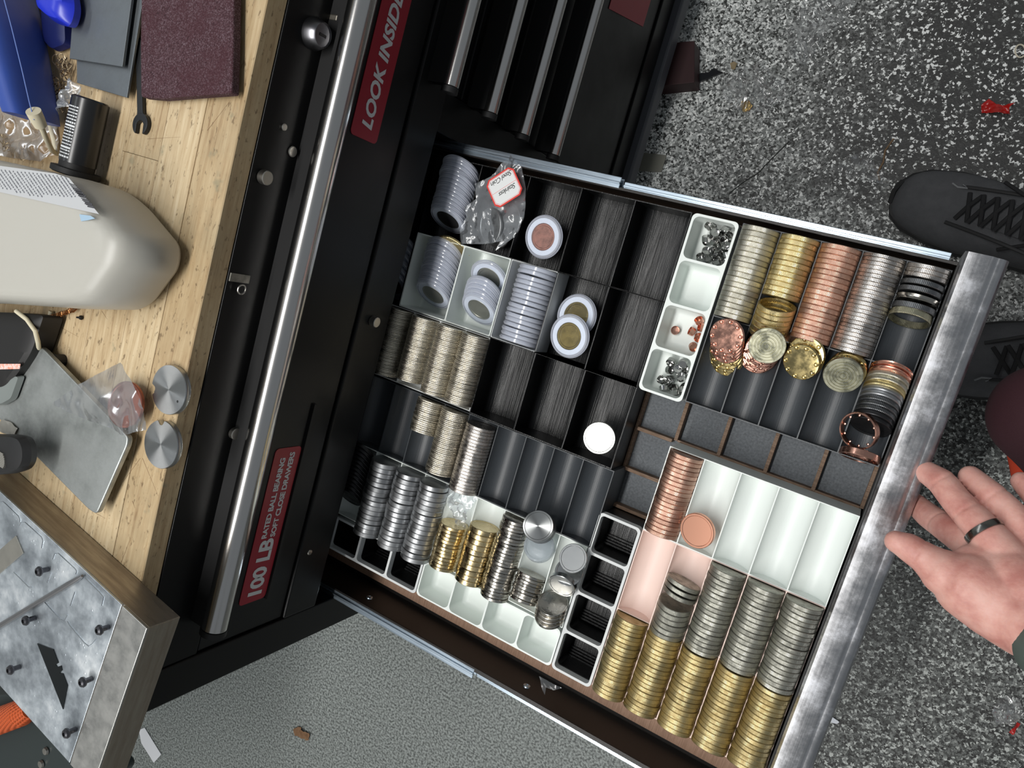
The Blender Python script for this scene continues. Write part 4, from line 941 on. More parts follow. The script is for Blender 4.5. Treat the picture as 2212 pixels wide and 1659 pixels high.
MB().tube([g0, (g0 + g1) / 2, g1], [.0062, .0060, .0052], 20).build('cord_guard', CREAM, tool, smooth=True)
path = [at(88, 272, BZ + .040), at(100, 300, BZ + .028), at(112, 325, BZ + .010), at(122, 332, BZ + .004), at(119, 312, BZ + .004), at(112, 285, BZ + .006), at(108, 262, BZ + .004)]
MB().tube([p - tool.location for p in path], .0024, 10).build('cord', CREAM, tool, smooth=True)
bb = inflate('blue_grip_tool', [(88, -60), (150, -60), (163, 20), (152, 60), (120, 50), (94, 26), (90, 5)], [(BZ + .012, .006), (BZ + .018, .001), (BZ + .025, 0), (BZ + .033, .003), (BZ + .036, .008)], BZ + .025, blue2, 'bright blue rounded plastic handle between the blue tool and the sheets', 'handle', .010)
inflate('dark_blue_body', [(95, 20), (150, 45), (152, 100), (120, 112), (100, 90)], [(BZ + .0003, .003), (BZ + .004, 0), (BZ + .010, .001), (BZ + .0115, .005)], BZ + .006, P('navy_plastic', C3(20, 28, 80), .35), 'navy blue plastic piece under the bright blue handle', 'part', .006)
# crumpled film and shavings around there
FB_ = clear('brownish_film', (.80, .74, .66, 1), .02, .25, .14, C3(150, 130, 110))
film('plastic_wrap', [(0, 150), (60, 230), (140, 270), (128, 330), (100, 352), (40, 345), (-30, 330), (-40, 200)], BZ + .003, FB_, 'crumpled brownish plastic wrap beneath the blue tool', 'wrap', amp=.009, seed=4, freq=32)
film('plastic_wrap', [(160, 172), (178, 186), (186, 206), (168, 214), (150, 236), (134, 258), (128, 262), (140, 215), (150, 190)], BZ + .006, FILM2, 'torn strip of clear film above the black canister', 'wrap', amp=.010, seed=8, freq=80)
SHV = P('shiny_shavings', C3(170, 150, 120), .2, .9)
for i, (u, v) in enumerate(((130, 130), (142, 150), (122, 172), (116, 190), (134, 182), (128, 212), (140, 128), (12, 300), (50, 318))):
    p = at(u, v, BZ + .004); pts = []
    for k in range(30): pts.append(p + Vector((.004 * math.cos(k * .9) + .0004 * k, .004 * math.sin(k * .9) - .0003 * k, .003 + .003 * math.sin(k * .5 + i))))
    props(MB(tuple(p)).tube(pts, .0007, 5, .3).build('metal_shaving', SHV, smooth=True), ['curly shaving at the left edge of the metal sheets', 'curly shaving by the corner of the upper sheet', 'curled shaving right of the blue tool, uppermost', 'curled shaving right of the blue tool, lower', 'shaving left of the lower metal sheet corner', 'shaving above the black canister', 'shaving beside the navy plastic piece', 'shaving left of the cord near the jug', 'shaving between cord and jug'][i], 'shaving')
# copper spring shaving + screw + black adapter
p = [at(168 - 4.6 * k * 1.0, 668 + 1.6 * k, BZ + .003) for k in range(0, 18)]; pts = []
for k in range(120):
    t = k / 119; base = p[0].lerp(p[-1], t); pts.append(base + Vector((.0006 * math.sin(k * 1.3), .0025 * math.sin(k * 1.5), .0025 + .0022 * math.cos(k * 1.5))))
props(MB(tuple(p[0])).tube(pts, .0006, 5, .5).build('copper_shaving', P('copper_swarf', C3(176, 118, 72), .3, .9), smooth=True), 'coiled copper shaving peeking out from under the jug', 'shaving')
p = at(172, 686, BZ + .002); d_ = (at(180, 686, BZ) - at(166, 685, BZ)).normalized(); sc = MB(tuple(p)); sc.lathe([(.0009, -.004), (.0009, .001), (.0020, .0012), (.0022, .0024), (.0012, .0032)], 12, frame(p, d_)); props(sc.build('screw', BLKM, smooth=True), 'tiny black screw lying on the wood below the jug', 'screw')
inflate('black_adapter', [(-80, 672), (60, 676), (112, 682), (106, 700), (86, 760), (60, 800), (30, 840), (-80, 850)], [(BZ + .0003, .003), (BZ + .004, 0), (BZ + .022, .0004), (BZ + .025, .004)], BZ + .015, P('soft_black_plastic', C3(20, 19, 19), .55), 'black plastic block with rounded side between the jug and the steel plate', 'adapter', .010)
o = MB(tuple(at(40, 680, BZ))).tube([at(u, v, BZ + z) for u, v, z in ((35, 672, .027), (58, 690, .027), (76, 715, .0265), (82, 738, .024), (84, 752, .016), (92, 745, .004), (103, 720, .0035), (106, 690, .0035), (110, 672, .0035))], .0020, 10).build('beige_cable', CREAM, smooth=True); props(o, 'beige cable looping over the black block below the jug', 'cable')
slab('sticker_strip', [(-5, 786), (44, 786), (42, 797), (-5, 798)], BZ + .0254, BZ + .0257, P('orange_white_print', C3(226, 110, 50), .4, var=.9, vscale=260, dark=C3(235, 235, 235)), 'orange and white printed strip on the black block', 'sticker', .0003, 0)
inflate('grey_clip', [(-20, 815), (20, 808), (52, 812), (34, 862), (12, 874), (-20, 876)], [(BZ + .0152, .002), (BZ + .017, 0), (BZ + .022, .001), (BZ + .023, .004)], BZ + .018, P('smoky_plastic', C3(120, 126, 124), .3), 'smoky grey plastic piece on the corner of the steel plate', 'clip', .004)
# black rubber handle with ribbed thumb wheel
hd = inflate('black_handle_end', [(-80, 936), (40, 938), (58, 944), (68, 965), (68, 995), (58, 1014), (40, 1022), (-80, 1032)], [(BZ + .0345, .006), (BZ + .037, .001), (BZ + .043, 0), (BZ + .049, .002), (BZ + .052, .009)], BZ + .043, P('black_rubber', C3(22, 22, 23), .5), 'black rubber tool handle end with a ribbed button over the steel plate', 'handle', .010)
rb = MB(tuple(hd.location))
for k in range(9):
    c = at(8, 983 + k * 3.6 - 1, BZ + .0525); w_ = .010 * math.sqrt(max(.1, 1 - ((k - 4) / 5) ** 2)); rb.box(c.x - .014, c.x - .004 + w_ * .6, c.y - .0006, c.y + .0006, BZ + .050, BZ + .0530)
o = rb.build('ribbed_button', P('grey_button', C3(120, 118, 112), .5), hd); o.location = (0, 0, 0)
# zip bag with copper disc
cz1 = lo('copper_disc', at(272, 874, BZ + .013), (.05, .12, 1), .0205, .0035, coin_mat('brown_copper', C3(176, 112, 96), .35, 0, 0, .2), 'plain', 'brown copper disc inside the clear zip bag', 'disc')
film('zip_bag', [(120, 872), (170, 832), (262, 783), (288, 820), (310, 870), (320, 928), (268, 940), (236, 922), (190, 908), (150, 890)], BZ + .019, clear('zip_film', (.96, .96, .95, 1), .0, .2, .04), 'clear zip bag with a copper disc inside, lying on the steel plate', 'bag', amp=.004, seed=12, freq=28)
film('paper_scrap', [(10, 905), (26, 912), (40, 925), (34, 940), (8, 936), (-8, 925)], BZ + .016, P('silver_coin_scrap', C3(170, 168, 160), .4, .6), 'small round silver object at the left edge by the steel plate', 'coin', amp=.002, seed=3)

# aluminium block with engraved top plate
ALB = P('brushed_block_side', C3(176, 168, 156), .36, 1, var=.6, vscale=30, stretch=(.5, .5, 5), dark=C3(122, 108, 94))
def topmat():
    t = NT('oiled_machined_aluminium'); t.b.inputs['Metallic'].default_value = 1; v = t.coord(); n = t.noise(v, 24, 5, .65); f = t.noise(v, 420, 3, .6)
    c = t.ramp(n, [(.32, C3(176, 184, 192)), (.55, C3(212, 220, 226)), (.72, C3(236, 240, 242))]); t.link(c, t.b.inputs['Base Color']); t.link(t.ramp(n, [(.3, (.34,) * 3), (.7, (.55,) * 3)]), t.b.inputs['Roughness'])
    vd = t.add('ShaderNodeTexVoronoi'); vd.inputs['Scale'].default_value = 190; t.link(v, vd.inputs[0]); dr_ = t.ramp(vd.outputs['Distance'], [(.0, (1, 1, 1)), (.22, (0, 0, 0))])
    msk = t.ramp(t.noise(v, 45, 2), [(.55, (0, 0, 0)), (.62, (1, 1, 1))]); t.bump(t.math('ADD', t.math('MULTIPLY', dr_, msk), t.math('MULTIPLY', f, .25)), .5, .0007); return t.m
ZT = .9725
A = at(317, 1358, ZT); e1 = (at(0, 1063, ZT) - A).normalized(); e2 = Vector((0, 0, 1)).cross(e1)
if e2.y > 0: e2 = -e2
L1 = .55
q1 = at(0, 1483, ZT); q2 = at(152, 1652, ZT)
blk = thing('aluminium_block', (A.x, A.y, BZ), 'large machined aluminium block with engraved oily top plate and six button screws', 'block')
def bl(p): return Vector((p.x, p.y, p.z)) - blk.location
de = (q2 - q1).normalized(); W2 = None
# far edge line: intersect with corner side line A + e2*t
def isect(p, d, q, e):
    den = d.x * e.y - d.y * e.x; t = ((q.x - p.x) * e.y - (q.y - p.y) * e.x) / den; return p + d * t
Bc = isect(A, e2, q1, de); Dc = isect(A + e1 * L1, e2, q1, de)
poly = [A, A + e1 * L1, Dc, Bc]
c_ = sum(poly, Vector()) / 4
mb = MB(); mb.rings([[bl(Vector((p.x, p.y, BZ + .0004))) for p in poly], [bl(Vector((p.x, p.y, ZT - .0022))) for p in poly]]); mb.build('body', ALB, blk, bevel=.0008)
m1 = .0335
rim1 = [A, A + e2 * (Bc - A).length, Bc + (Dc - Bc).normalized() * m1, A + e1 * m1]
rim1[1] = Bc
mb = MB(); mb.rings([[bl(Vector((p.x, p.y, ZT - .0022))) for p in rim1], [bl(Vector((p.x, p.y, ZT))) for p in rim1]]); mb.build('edge_rail', P('edge_aluminium', C3(196, 196, 192), .34, 1, var=.4, vscale=60, stretch=(1, 1, 1)), blk, bevel=.0005)
g = .0016; tp = [A + e1 * (m1 + g), A + e1 * (L1 - .001), Dc - (Dc - Bc).normalized() * .001, Bc + (Dc - Bc).normalized() * (m1 + g)]
TOPM = topmat()
mb = MB(); mb.rings([[bl(Vector((p.x, p.y, ZT - .0022))) for p in tp], [bl(Vector((p.x, p.y, ZT - .0004))) for p in tp]]); mb.build('top_plate', TOPM, blk, bevel=.0004)
GRV = P('engraved_edge', C3(220, 226, 232), .25, 1)
gr = MB()
def gl(pts): gr.tube([bl(at(u, v, ZT - .0003)) for u, v in pts], .00045, 6)
for pts in ([(0, 1085), (6, 1083), (12, 1088), (40, 1115), (43, 1122), (43, 1128)], [(42, 1136), (46, 1128), (54, 1128), (90, 1160), (93, 1168), (90, 1184)], [(114, 1208), (118, 1196), (126, 1195), (162, 1228), (166, 1234), (164, 1240)], [(182, 1246), (216, 1280), (224, 1290), (220, 1308)],
            [(30, 1236), (62, 1268), (70, 1268)], [(94, 1298), (130, 1338), (140, 1340), (146, 1328)], [(146, 1342), (150, 1350), (182, 1388), (192, 1396), (200, 1390), (208, 1380)], [(162, 1278), (152, 1308)], [(110, 1236), (102, 1258)]): gl(pts)
gr.build('engraved_line', GRV, blk, smooth=True)
BSC = P('black_oxide_screw', C3(90, 90, 94), .25, .9)
for u, v in ((84, 1234), (55, 1340), (214, 1360), (22, 1446), (178, 1472), (143, 1582)):
    c = bl(at(u + 10, v - 2, ZT + .004)); c.z = ZT - .0004 - BZ
    s = MB(); s.lathe([(.0024, 0), (.0024, .0070), (.0044, .0072), (.0046, .0085), (.0036, .0102), (.0018, .0109), (.0016, .0095)], 24, Matrix.Translation(c)); s.build('button_screw', BSC, blk, smooth=True)
# rod and pieces lying on the block
rod = MB(tuple(at(80, 1290, ZT))); pa, pb = at(178, 1244, ZT + .0028), at(-40, 1376, ZT + .0028); rod.tube([pa, pa.lerp(pb, .04), pa.lerp(pb, .12), pb], [.0012, .0022, .0026, .0026], 14); props(rod.build('steel_rod', P('grey_rod', C3(140, 140, 142), .35, .9), smooth=True), 'thin grey steel rod lying across the block top', 'rod')
slab('steel_rule', [(34, 1157), (50, 1195), (-60, 1290), (-60, 1240)], ZT - .0003, ZT + .0006, P('steel_rule', C3(168, 166, 158), .4, .9, var=.4), 'short end of a steel rule lying on the block', 'ruler', .0008, .0002)
bl_ = slab('utility_blade', [(80, 1390), (115, 1403), (126, 1432), (120, 1436), (124, 1441), (132, 1438), (134, 1448), (129, 1454), (136, 1455), (146, 1481), (136, 1533)], ZT - .0003, ZT + .0003, P('dark_blade', C3(46, 50, 52), .3, .8), 'dark trapezoid utility knife blade on the block top', 'blade', .0004, 0)
# lower shelf items at the lower-left corner
case = slab('tool_case', [(-150, 1505), (20, 1500), (85, 1560), (190, 1700), (60, 1900), (-200, 1900)], .62, .70, P('dark_green_grey', C3(40, 48, 48), .45), 'dark grey-green metal case standing beside the chest under the block', 'case', .01, .003)
ORM = NT('orange_knurled_grip'); ORM.b.inputs['Base Color'].default_value = C3(196, 84, 34); ORM.b.inputs['Roughness'].default_value = .5
vv = ORM.coord((1, 1, 1), rot=(0, 0, .6)); wv = ORM.add('ShaderNodeTexWave'); wv.inputs['Scale'].default_value = 75; ORM.link(vv, wv.inputs[0]); vv2 = ORM.coord((1, 1, 1), rot=(0, 0, -.6)); wv2 = ORM.add('ShaderNodeTexWave'); wv2.inputs['Scale'].default_value = 75; ORM.link(vv2, wv2.inputs[0]); ORM.bump(ORM.math('MULTIPLY', wv.outputs['Fac'], wv2.outputs['Fac']), 1, .002); ORM = ORM.m
pa, pb = at(66, 1532, .722), at(-90, 1590, .722)
props(MB(tuple(pb)).tube([pa, pa.lerp(pb, .1), pa.lerp(pb, .5), pb], [.012, .020, .021, .020], 24).build('orange_grip', ORM, smooth=True), 'orange tool grip with diamond knurling at the lower left', 'grip')
for u, v, l in ((100, 1622, 'shiny upper screw head'), (90, 1650, 'shiny lower screw head')):
    c = at(u, v, .7015); MB(tuple(c)).lathe([(.006, 0), (.005, .003), (.001, .004)], 18, Matrix.Translation(c)).build('screw', MAG, None, smooth=True)
    o = bpy.context.scene.collection.objects[-1]; props(o, l + ' on the dark case', 'screw')

# ------------------------------------------------------------------ the person (hand, shoes, knee)
person = thing('person', (.55, .1, 0), 'person crouching with open hand at the drawer pull, in black trainers and maroon shorts', 'person')
def skinmat():
    t = NT('skin'); v = t.coord(); n = t.noise(v, 38, 4, .6); f = t.noise(v, 700, 3)
    c = t.ramp(n, [(.32, C3(190, 128, 118)), (.5, C3(212, 158, 146)), (.68, C3(222, 176, 164))]); t.link(c, t.b.inputs['Base Color'])
    t.b.inputs['Roughness'].default_value = .52; t.b.inputs['Subsurface Weight'].default_value = .25; t.b.inputs['Subsurface Radius'].default_value = (.008, .004, .002); t.b.inputs['Subsurface Scale'].default_value = .5
    wv = t.add('ShaderNodeTexVoronoi'); wv.feature = 'DISTANCE_TO_EDGE'; wv.inputs['Scale'].default_value = 260; t.link(v, wv.inputs[0])
    t.bump(t.math('ADD', f, t.math('MULTIPLY', wv.outputs[0], 1.5)), .22, .0005); return t.m
SKIN = skinmat()
def blob(name, chains, mat, parent, voxel=.0016, smooth=8, extra=None):
    mb = MB()
    for ch in chains:
        for (p, r), (q, s) in zip(ch, ch[1:]):
            p, q = Vector(p), Vector(q); L = (q - p).length; d = (q - p) / max(L, 1e-6); M = frame(p, d); pr = []
            for k in range(7): a = -math.pi / 2 + math.pi / 2 * k / 6; pr.append((max(.0003, r * math.cos(a)), r * math.sin(a)))
            for k in range(7): a = math.pi / 2 * k / 6; pr.append((max(.0003, s * math.cos(a)), L + s * math.sin(a)))
            mb.lathe(pr, 28, M)
    o = mb.build(name, mat, parent); o.location = -parent.location if parent else (0, 0, 0)
    rm = o.modifiers.new('r', 'REMESH'); rm.mode = 'VOXEL'; rm.voxel_size = voxel
    sm = o.modifiers.new('s', 'SMOOTH'); sm.factor = .5; sm.iterations = smooth
    dg = bpy.context.evaluated_depsgraph_get(); dg.update(); me = bpy.data.meshes.new_from_object(o.evaluated_get(dg)); o.modifiers.clear(); o.data = me
    if extra: extra(me)
    for p in me.polygons: p.use_smooth = True
    me.name = name
    return o
def J(u, v, z, r): return (at(u, v, z), r)
palmc = J(2185, 1258, .700, .027)
crease = [(at(2037, 1040, .668), .0012), (at(2098, 1097, .690), .0012), (at(1985, 1168, .706), .001), (at(2150, 1105, .678), .0012), (at(2060, 1152, .672), .0012)]
def hand_detail(me):
    cs = [(at(2035, 1032, .666), (at(2035, 1032, .666) - at(2075, 1080, .675)).normalized()), (at(2090, 1100, .682), (at(2035, 1032, .666) - at(2090, 1100, .68)).normalized()),
          (at(2146, 1066, .672), (at(2107, 1030, .66) - at(2165, 1085, .675)).normalized()), (at(2018, 1118, .650), (at(1990, 1090, .63) - at(2040, 1140, .66)).normalized()), (at(1990, 1182, .705), (at(1940, 1165, .70) - at(2020, 1205, .705)).normalized())]
    for v in me.vertices:
        co = v.co
        for c, d in cs:
            w = co - c
            if w.length < .016:
                s = abs(w.dot(d)); 
                if s < .0022: v.co = co - v.normal * (.0007 * (1 - s / .0022))
chains = [
    [J(1995, 1016, .640, .0096), J(2035, 1042, .655, .0116), J(2066, 1082, .668, .0120), J(2122, 1142, .685, .0136), J(2180, 1215, .696, .0175), palmc],
    [J(1974, 1086, .618, .0096), J(2006, 1114, .632, .0112), J(2046, 1142, .652, .0120), J(2098, 1176, .672, .0138), J(2150, 1228, .690, .0185), palmc],
    [J(2096, 1030, .645, .0096), J(2140, 1068, .660, .0112), J(2176, 1102, .668, .0116), J(2232, 1164, .682, .0130), J(2254, 1226, .694, .0175), palmc],
    [J(2206, 1040, .640, .0082), J(2250, 1090, .655, .0098), J(2296, 1150, .670, .0112), J(2310, 1230, .690, .0160), palmc],
    [J(1936, 1170, .702, .0092), J(1962, 1182, .702, .0116), J(1996, 1204, .704, .0128), J(2042, 1238, .706, .0185), J(2098, 1268, .706, .0268), J(2150, 1300, .706, .0285), J(2215, 1345, .715, .0265)],
    [J(2105, 1222, .696, .0170), palmc, J(2235, 1295, .710, .0290), J(2300, 1352, .725, .0270)],
    [J(2150, 1296, .706, .0280), J(2205, 1330, .714, .0272), J(2300, 1390, .735, .0280), J(2440, 1490, .78, .034)],
]
hand = blob('hand', chains, SKIN, person, .0015, 8, hand_detail)
th = at(1928, 1176, .703)
nail = MB(); nail.lathe([(.0001, .0012), (.003, .0009), (.0052, 0)], 20, frame(at(1921, 1172, .704), (-.85, -.35, .15), (0, .3, 1))); 
# ring
rc_ = at(2126, 1149, .687); rd = (at(2062, 1078, .668) - at(2176, 1215, .696)).normalized()
RG = MB((0, 0, 0)); RG.lathe([(.0138, -.0028), (.0151, -.0026), (.0154, 0), (.0151, .0026), (.0138, .0028), (.0136, 0), (.0138, -.0028)], 48, frame(rc_, rd), (False, False))
o = RG.build('finger_ring', P('tungsten_ring', C3(120, 118, 114), .2, 1), person, smooth=True); o.location = -person.location; o['label'] = 'dark silver band ring'
# sleeve / wristband
sl = MB(); c0_, c1_ = at(2272, 1376, .722), at(2440, 1490, .78); d_ = (c1_ - c0_).normalized()
sl.lathe([(.0300, 0), (.0325, .004), (.0335, .02), (.0385, .12), (.036, .12), (.0295, .0)], 48, frame(c0_, d_), (False, False))
o = sl.build('wristband', P('grey_green_rubber', C3(74, 86, 80), .5), person, smooth=True); o.location = -person.location; o['label'] = 'grey-green wristband'
# shoes
SHOEM = P('black_knit', C3(84, 85, 88), .7, bump=1, bscale=900, var=.35, vscale=40); SOLE = P('black_rubber_sole', C3(24, 24, 25), .6); LACE = P('black_lace', C3(24, 24, 26), .8, bump=.6, bscale=1500)
def shoe(toe, heel, scale, side, name='shoe'):
    toe = Vector((toe.x, toe.y, 0)); ax_ = (Vector((heel.x, heel.y, 0)) - toe).normalized(); sd = Vector((-ax_.y, ax_.x, 0)) * side
    root = bpy.data.objects.new(name, None); COL.objects.link(root); root.parent = person
    L = .315 * scale
    secs = [(0.0, .012, .030), (.012, .034, .050), (.035, .047, .062), (.08, .056, .072), (.13, .058, .084), (.17, .054, .098), (.21, .048, .112), (.25, .044, .118), (.29, .040, .108), (.313, .026, .090), (.316, .010, .07)]
    Rg = []; n = 36
    def off(t): return sd * (.010 * math.sin(min(1, t / .2) * 1.5) - .010)
    for t, w_, h_ in secs:
        w_ *= 1.13; c = toe + ax_ * t * scale + off(t); ring = []
        for k in range(n):
            a = 2 * math.pi * k / n; x = math.copysign(abs(math.cos(a)) ** .72, math.cos(a)) * w_ * scale * .96; z = max(-.5, math.sin(a)); zz_ = .026 + (h_ - .026) * (max(0, math.sin(a)) ** .8) if math.sin(a) > 0 else .026 + .018 * math.sin(a)
            ring.append(c + sd * x * (1 if side > 0 else 1) + Vector((0, 0, zz_ * scale)) - person.location)
        Rg.append(ring)
    u = MB().rings(Rg).build('upper', SHOEM, root, smooth=True, sub=1)
    Rs = []
    for z, k_ in ((.001, .95), (.004, 1.0), (.020, 1.04), (.032, 1.0), (.034, .93)):
        ring = []
        pts_l = []
        for t, w_, h_ in secs: pts_l.append(toe + ax_ * (t * scale * (1.0) - (.004 if t == 0 else 0)) + off(t) + sd * w_ * 1.1 * k_ * scale)
        for t, w_, h_ in reversed(secs): pts_l.append(toe + ax_ * (t * scale) + off(t) - sd * w_ * 1.1 * k_ * scale)
        Rs.append([p + Vector((0, 0, z * scale)) - person.location for p in pts_l])
    MB().rings(Rs).build('sole', SOLE, root, smooth=True)
    def P_(t, x, z): return toe + ax_ * t * scale + off(t) + sd * x * scale + Vector((0, 0, z * scale)) - person.location
    ln = MB()
    for i in range(6):
        t = .105 + .019 * i; h_ = .088 + (t - .1) * .46; wd = .022 + .001 * i
        for s_ in (1, -1):
            ln.tube([P_(t, -wd * s_, h_ - .008), P_(t + .008, 0, h_ + .004), P_(t + .018, wd * s_, h_ - .003)], .0034 * scale, 8, .6)
    for s_ in (1, -1):
        pts_ = [P_(.215 + .03 * math.sin(a) * .5, s_ * (.006 + .032 * math.sin(a)), .132 - .016 * abs(math.sin(a)) + .004 * math.cos(a)) for a in [math.pi * k / 10 for k in range(11)]]
        ln.tube(pts_, .0032 * scale, 8)
        ln.tube([P_(.215, 0, .133), P_(.20 - .01 * s_, s_ * .03, .118), P_(.16 - .02 * s_, s_ * .048, .100)], .0030 * scale, 8)
    ln.build('laces', LACE, root, smooth=True)
    tg_ = MB(); Rt = []
    for t, w_, z in ((.10, .020, .070), (.15, .022, .090), (.20, .024, .112), (.225, .026, .134), (.235, .026, .142)):
        Rt.append([P_(t, w_ * math.cos(a), z + .004 * math.sin(a)) for a in [2 * math.pi * k / 20 for k in range(20)]])
    tg_.rings(Rt).build('tongue', SHOEM, root, smooth=True)
    ov = MB(); 
    ov.tube([P_(.004, -.02, .036), P_(.0, 0, .038), P_(.004, .02, .036)], .004 * scale, 8); ov.build('toe_bumper', SOLE, root, smooth=True)
    cl = MB(); c_ = P_(.252, 0, .118); M_ = frame(c_, (ax_ * -.15 + Vector((0, 0, 1))), sd); Rc = []
    for rx, ry, z in ((.043, .050, -.02), (.042, .049, .0), (.040, .046, .010), (.036, .042, .010), (.034, .040, -.005)):
        Rc.append([M_ @ Vector((rx * scale * math.cos(a), ry * scale * math.sin(a), z * scale)) for a in [2 * math.pi * k / 28 for k in range(28)]])
    cl.rings(Rc, False, False).build('collar', SHOEM, root, smooth=True)
    cpn = MB(); cpn.tube([P_(.075, .030, .0735), P_(.085, .026, .0765), P_(.098, .028, .0790), P_(.090, .032, .0755)], .0016 * scale, 6); cpn.build('curved_mark', P('dull_grey_mark', C3(120, 122, 124), .6), root, smooth=True)
    eb = MB()
    for s_ in (1, -1): eb.tube([P_(.095 + .012 * k, s_ * (.030 + .0012 * k), .076 + .0043 * k) for k in range(11)], .0028 * scale, 8, .5)
    eb.build('eyelet_edge', SOLE, root, smooth=True)
    return toe + ax_ * .252 * scale + off(.25), ax_
t1 = at(1938, 402, .03); h1 = at(2330, 545, .05)
an1, ax1 = shoe(t1, h1, .95, 1)
t2 = at(1985, 800, .03); h2 = at(2330, 765, .05)
an2, ax2 = shoe(t2, h2, .93, -1)
knee = at(2262, 900, .44)
for an, kn in ((an1, Vector((an1.x + .10, an1.y + .05, .50))), (an2, Vector((knee.x + .02, knee.y - .01, .43)))):
    ch = [[(an + Vector((0, 0, .09)), .034), (an + Vector((0, 0, .15)) + (kn - an) * .12, .037), (an.lerp(kn, .55) + Vector((0, 0, .05)), .052), (kn - Vector((0, 0, .03)), .055)]]
    blob('lower_leg', ch, P('leg_skin', C3(176, 126, 110), .6, var=.4, vscale=40), person, .004, 6)
MAR = P('maroon_fabric', C3(66, 34, 42), .8, bump=.6, bscale=900)
k1 = knee; blob('shorts', [[(k1, .056), (k1 + Vector((.10, -.03, .00)), .085), (k1 + Vector((.30, .02, .02)), .11)], [(k1 + Vector((.06, -.045, -.02)), .05), (k1 + Vector((.2, -.1, .0)), .08)],
                            [(Vector((an1.x + .16, an1.y + .06, .52)), .08), (Vector((an1.x + .4, an1.y + .02, .50)), .11), (k1 + Vector((.32, .02, .02)), .11)]], MAR, person, .006, 6)
blob('shorts_lining', [[(at(2212, 965, .40), .018), (at(2246, 1040, .40), .026)]], P('orange_lining', C3(206, 70, 40), .7), person, .004, 4)['label'] = 'orange lining of the shorts'

# ------------------------------------------------------------------ litter on the floor
GLF = clear('clear_film_litter', (.93, .94, .94, 1), .06, .16, .08, (.8, .8, .8, 1))
film('plastic_wrap', [(1700, 130), (1705, 60), (1740, 0), (1800, -10), (1870, -10), (1830, 40), (1790, 80), (1740, 145)], .002, GLF, 'crumpled clear wrap on the floor at the top edge', 'wrap', amp=.02, seed=21, freq=25)
film('plastic_wrap', [(1560, 190), (1600, 150), (1640, 140), (1690, 170), (1720, 200), (1660, 240), (1610, 250), (1570, 225)], .002, GLF, 'crumpled clear wrap on the floor near the chest shadow', 'wrap', amp=.02, seed=22, freq=25)
film('plastic_wrap', [(1800, 370), (1830, 340), (1880, 325), (1890, 360), (1925, 400), (1880, 395), (1830, 385)], .002, GLF, 'clear plastic scrap on the floor left of the large shoe', 'wrap', amp=.016, seed=23, freq=30)
film('plastic_wrap', [(2140, 1530), (2160, 1500), (2200, 1505), (2212, 1540), (2190, 1565), (2150, 1560)], .002, GLF, 'clear plastic scrap near the lower right floor corner', 'wrap', amp=.014, seed=24, freq=30)
slabf = slab
RDP = P('glossy_red_plastic', C3(176, 32, 28), .25)
film('red_scrap', [(2118, 230), (2135, 216), (2146, 224), (2170, 230), (2192, 224), (2178, 236), (2182, 250), (2160, 250), (2120, 246)], .003, RDP, 'torn glossy red plastic scrap on the floor at the right edge', 'scrap', amp=.012, seed=31, freq=45)
film('red_scrap', [(2178, 1578), (2196, 1558), (2204, 1562), (2186, 1584)], .003, RDP, 'small dark red scrap on the floor, lower right corner', 'scrap', amp=.008, seed=32, freq=60)
film('gold_flake', [(1600, 232), (1606, 221), (1618, 219), (1626, 230), (1620, 240), (1606, 243)], .002, P('gold_foil', C3(200, 164, 84), .35, .7), 'small crumpled gold flake on the floor', 'flake', amp=.012, seed=33, freq=70)
slab('paper_strip', [(300, 1577), (312, 1572), (348, 1630), (332, 1648), (305, 1605)], .002, .003, P('white_paper', C3(226, 228, 232), .7), 'white paper strip on the floor beside the aluminium block', 'paper', .002, 0)
slab('white_chip', [(1790, 1546), (1796, 1548), (1814, 1560), (1808, 1564), (1792, 1560)], .002, .004, P('white_chip', C3(220, 224, 232), .5), 'small white chip on the floor right of the pull', 'chip', .003, 0)
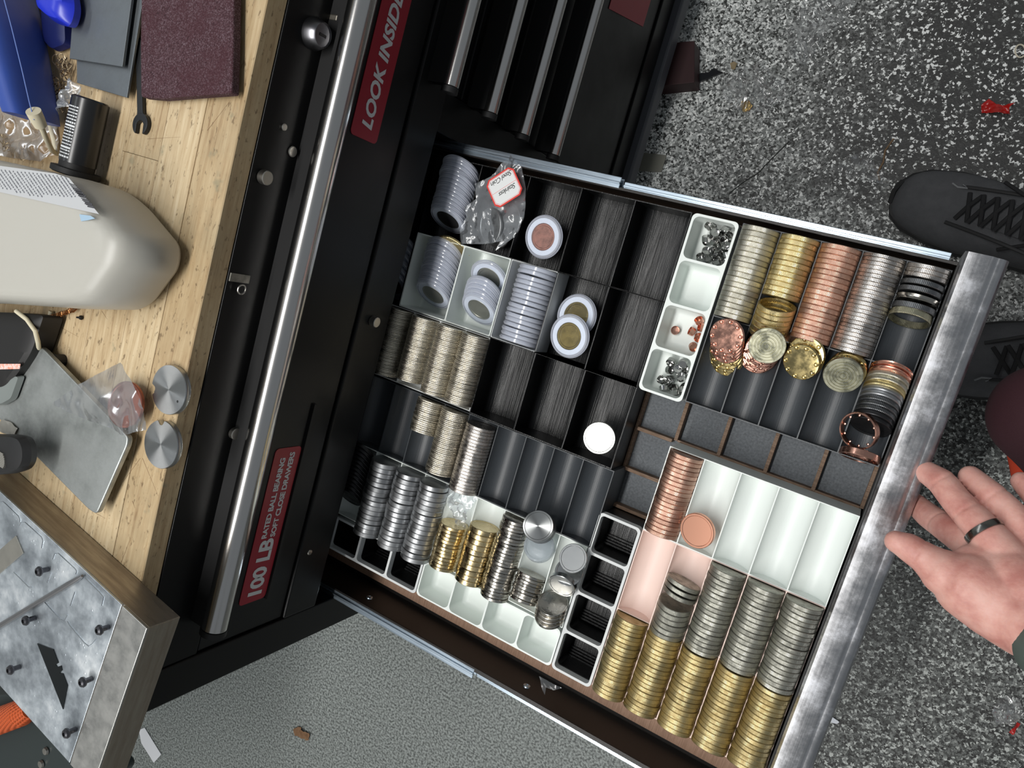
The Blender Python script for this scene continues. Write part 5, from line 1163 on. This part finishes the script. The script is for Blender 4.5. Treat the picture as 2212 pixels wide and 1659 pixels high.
film('brown_leaf_bit', [(634, 1574), (648, 1568), (660, 1578), (672, 1584), (668, 1598), (650, 1590), (640, 1588)], .002, P('brown_leaf', C3(130, 98, 70), .8), 'small brown debris bit on the floor below the chest', 'debris', amp=.01, seed=34, freq=70)
film('brown_leaf_bit', [(1578, 138), (1588, 135), (1594, 139), (1586, 152), (1580, 150)], .002, P('tan_bit', C3(150, 134, 104), .8), 'small tan fabric bit on the floor above the wrap', 'debris', amp=.006, seed=35, freq=70)
props(MB(tuple(at(1700, 1400, .002))).tube([at(u, v, .0025) for u, v in ((1900, 390), (1896, 372), (1908, 350), (1912, 325), (1930, 300))], .0016, 6).build('twig', P('twig_bark', C3(120, 98, 74), .8)), 'thin brown twig lying by the toe of the large shoe', 'twig')
props(MB(tuple(at(2200, 110, .003))).tube([at(2204 + 11 * math.cos(a), 110 + 14 * math.sin(a), .003 + .002 * math.sin(a * 2)) for a in [k / 14 * 5.2 + .8 for k in range(15)]], .0012, 6).build('curled_tie', P('pale_plastic', C3(214, 206, 186), .5), smooth=True), 'pale curled plastic tie at the upper right edge', 'tie')
slab('floor_box', [(1452, 92), (1500, 88), (1500, 178), (1410, 188), (1400, 150)], .0005, .045, P('dark_maroon_box', C3(44, 10, 14), .6), 'dark maroon box on the floor in the chest shadow', 'box', .002, .001)
slab('black_offcut', [(1498, 182), (1512, 158), (1530, 156), (1540, 148), (1562, 156)], .001, .006, P('black_sheet_bit', C3(20, 24, 28), .3), 'jagged black offcut with a shiny edge beside the maroon box', 'offcut', .001, .0008)
slab('clear_sleeve', [(1390, 330), (1440, 335), (1428, 372), (1372, 368)], .001, .003, P('grey_tape_bit', C3(120, 120, 110), .5), 'grey translucent tape bit on the shaded floor by the chest', 'tape', .002, 0)

ck = MB(); ck.tube([at(u, v, .0003) for u, v in ((1575, 418), (1608, 392), (1640, 372), (1652, 358), (1680, 330), (1705, 305))], .0011, 5, .3); ck.build('crack', P('dark_crack', C3(40, 42, 40), .8), fl)
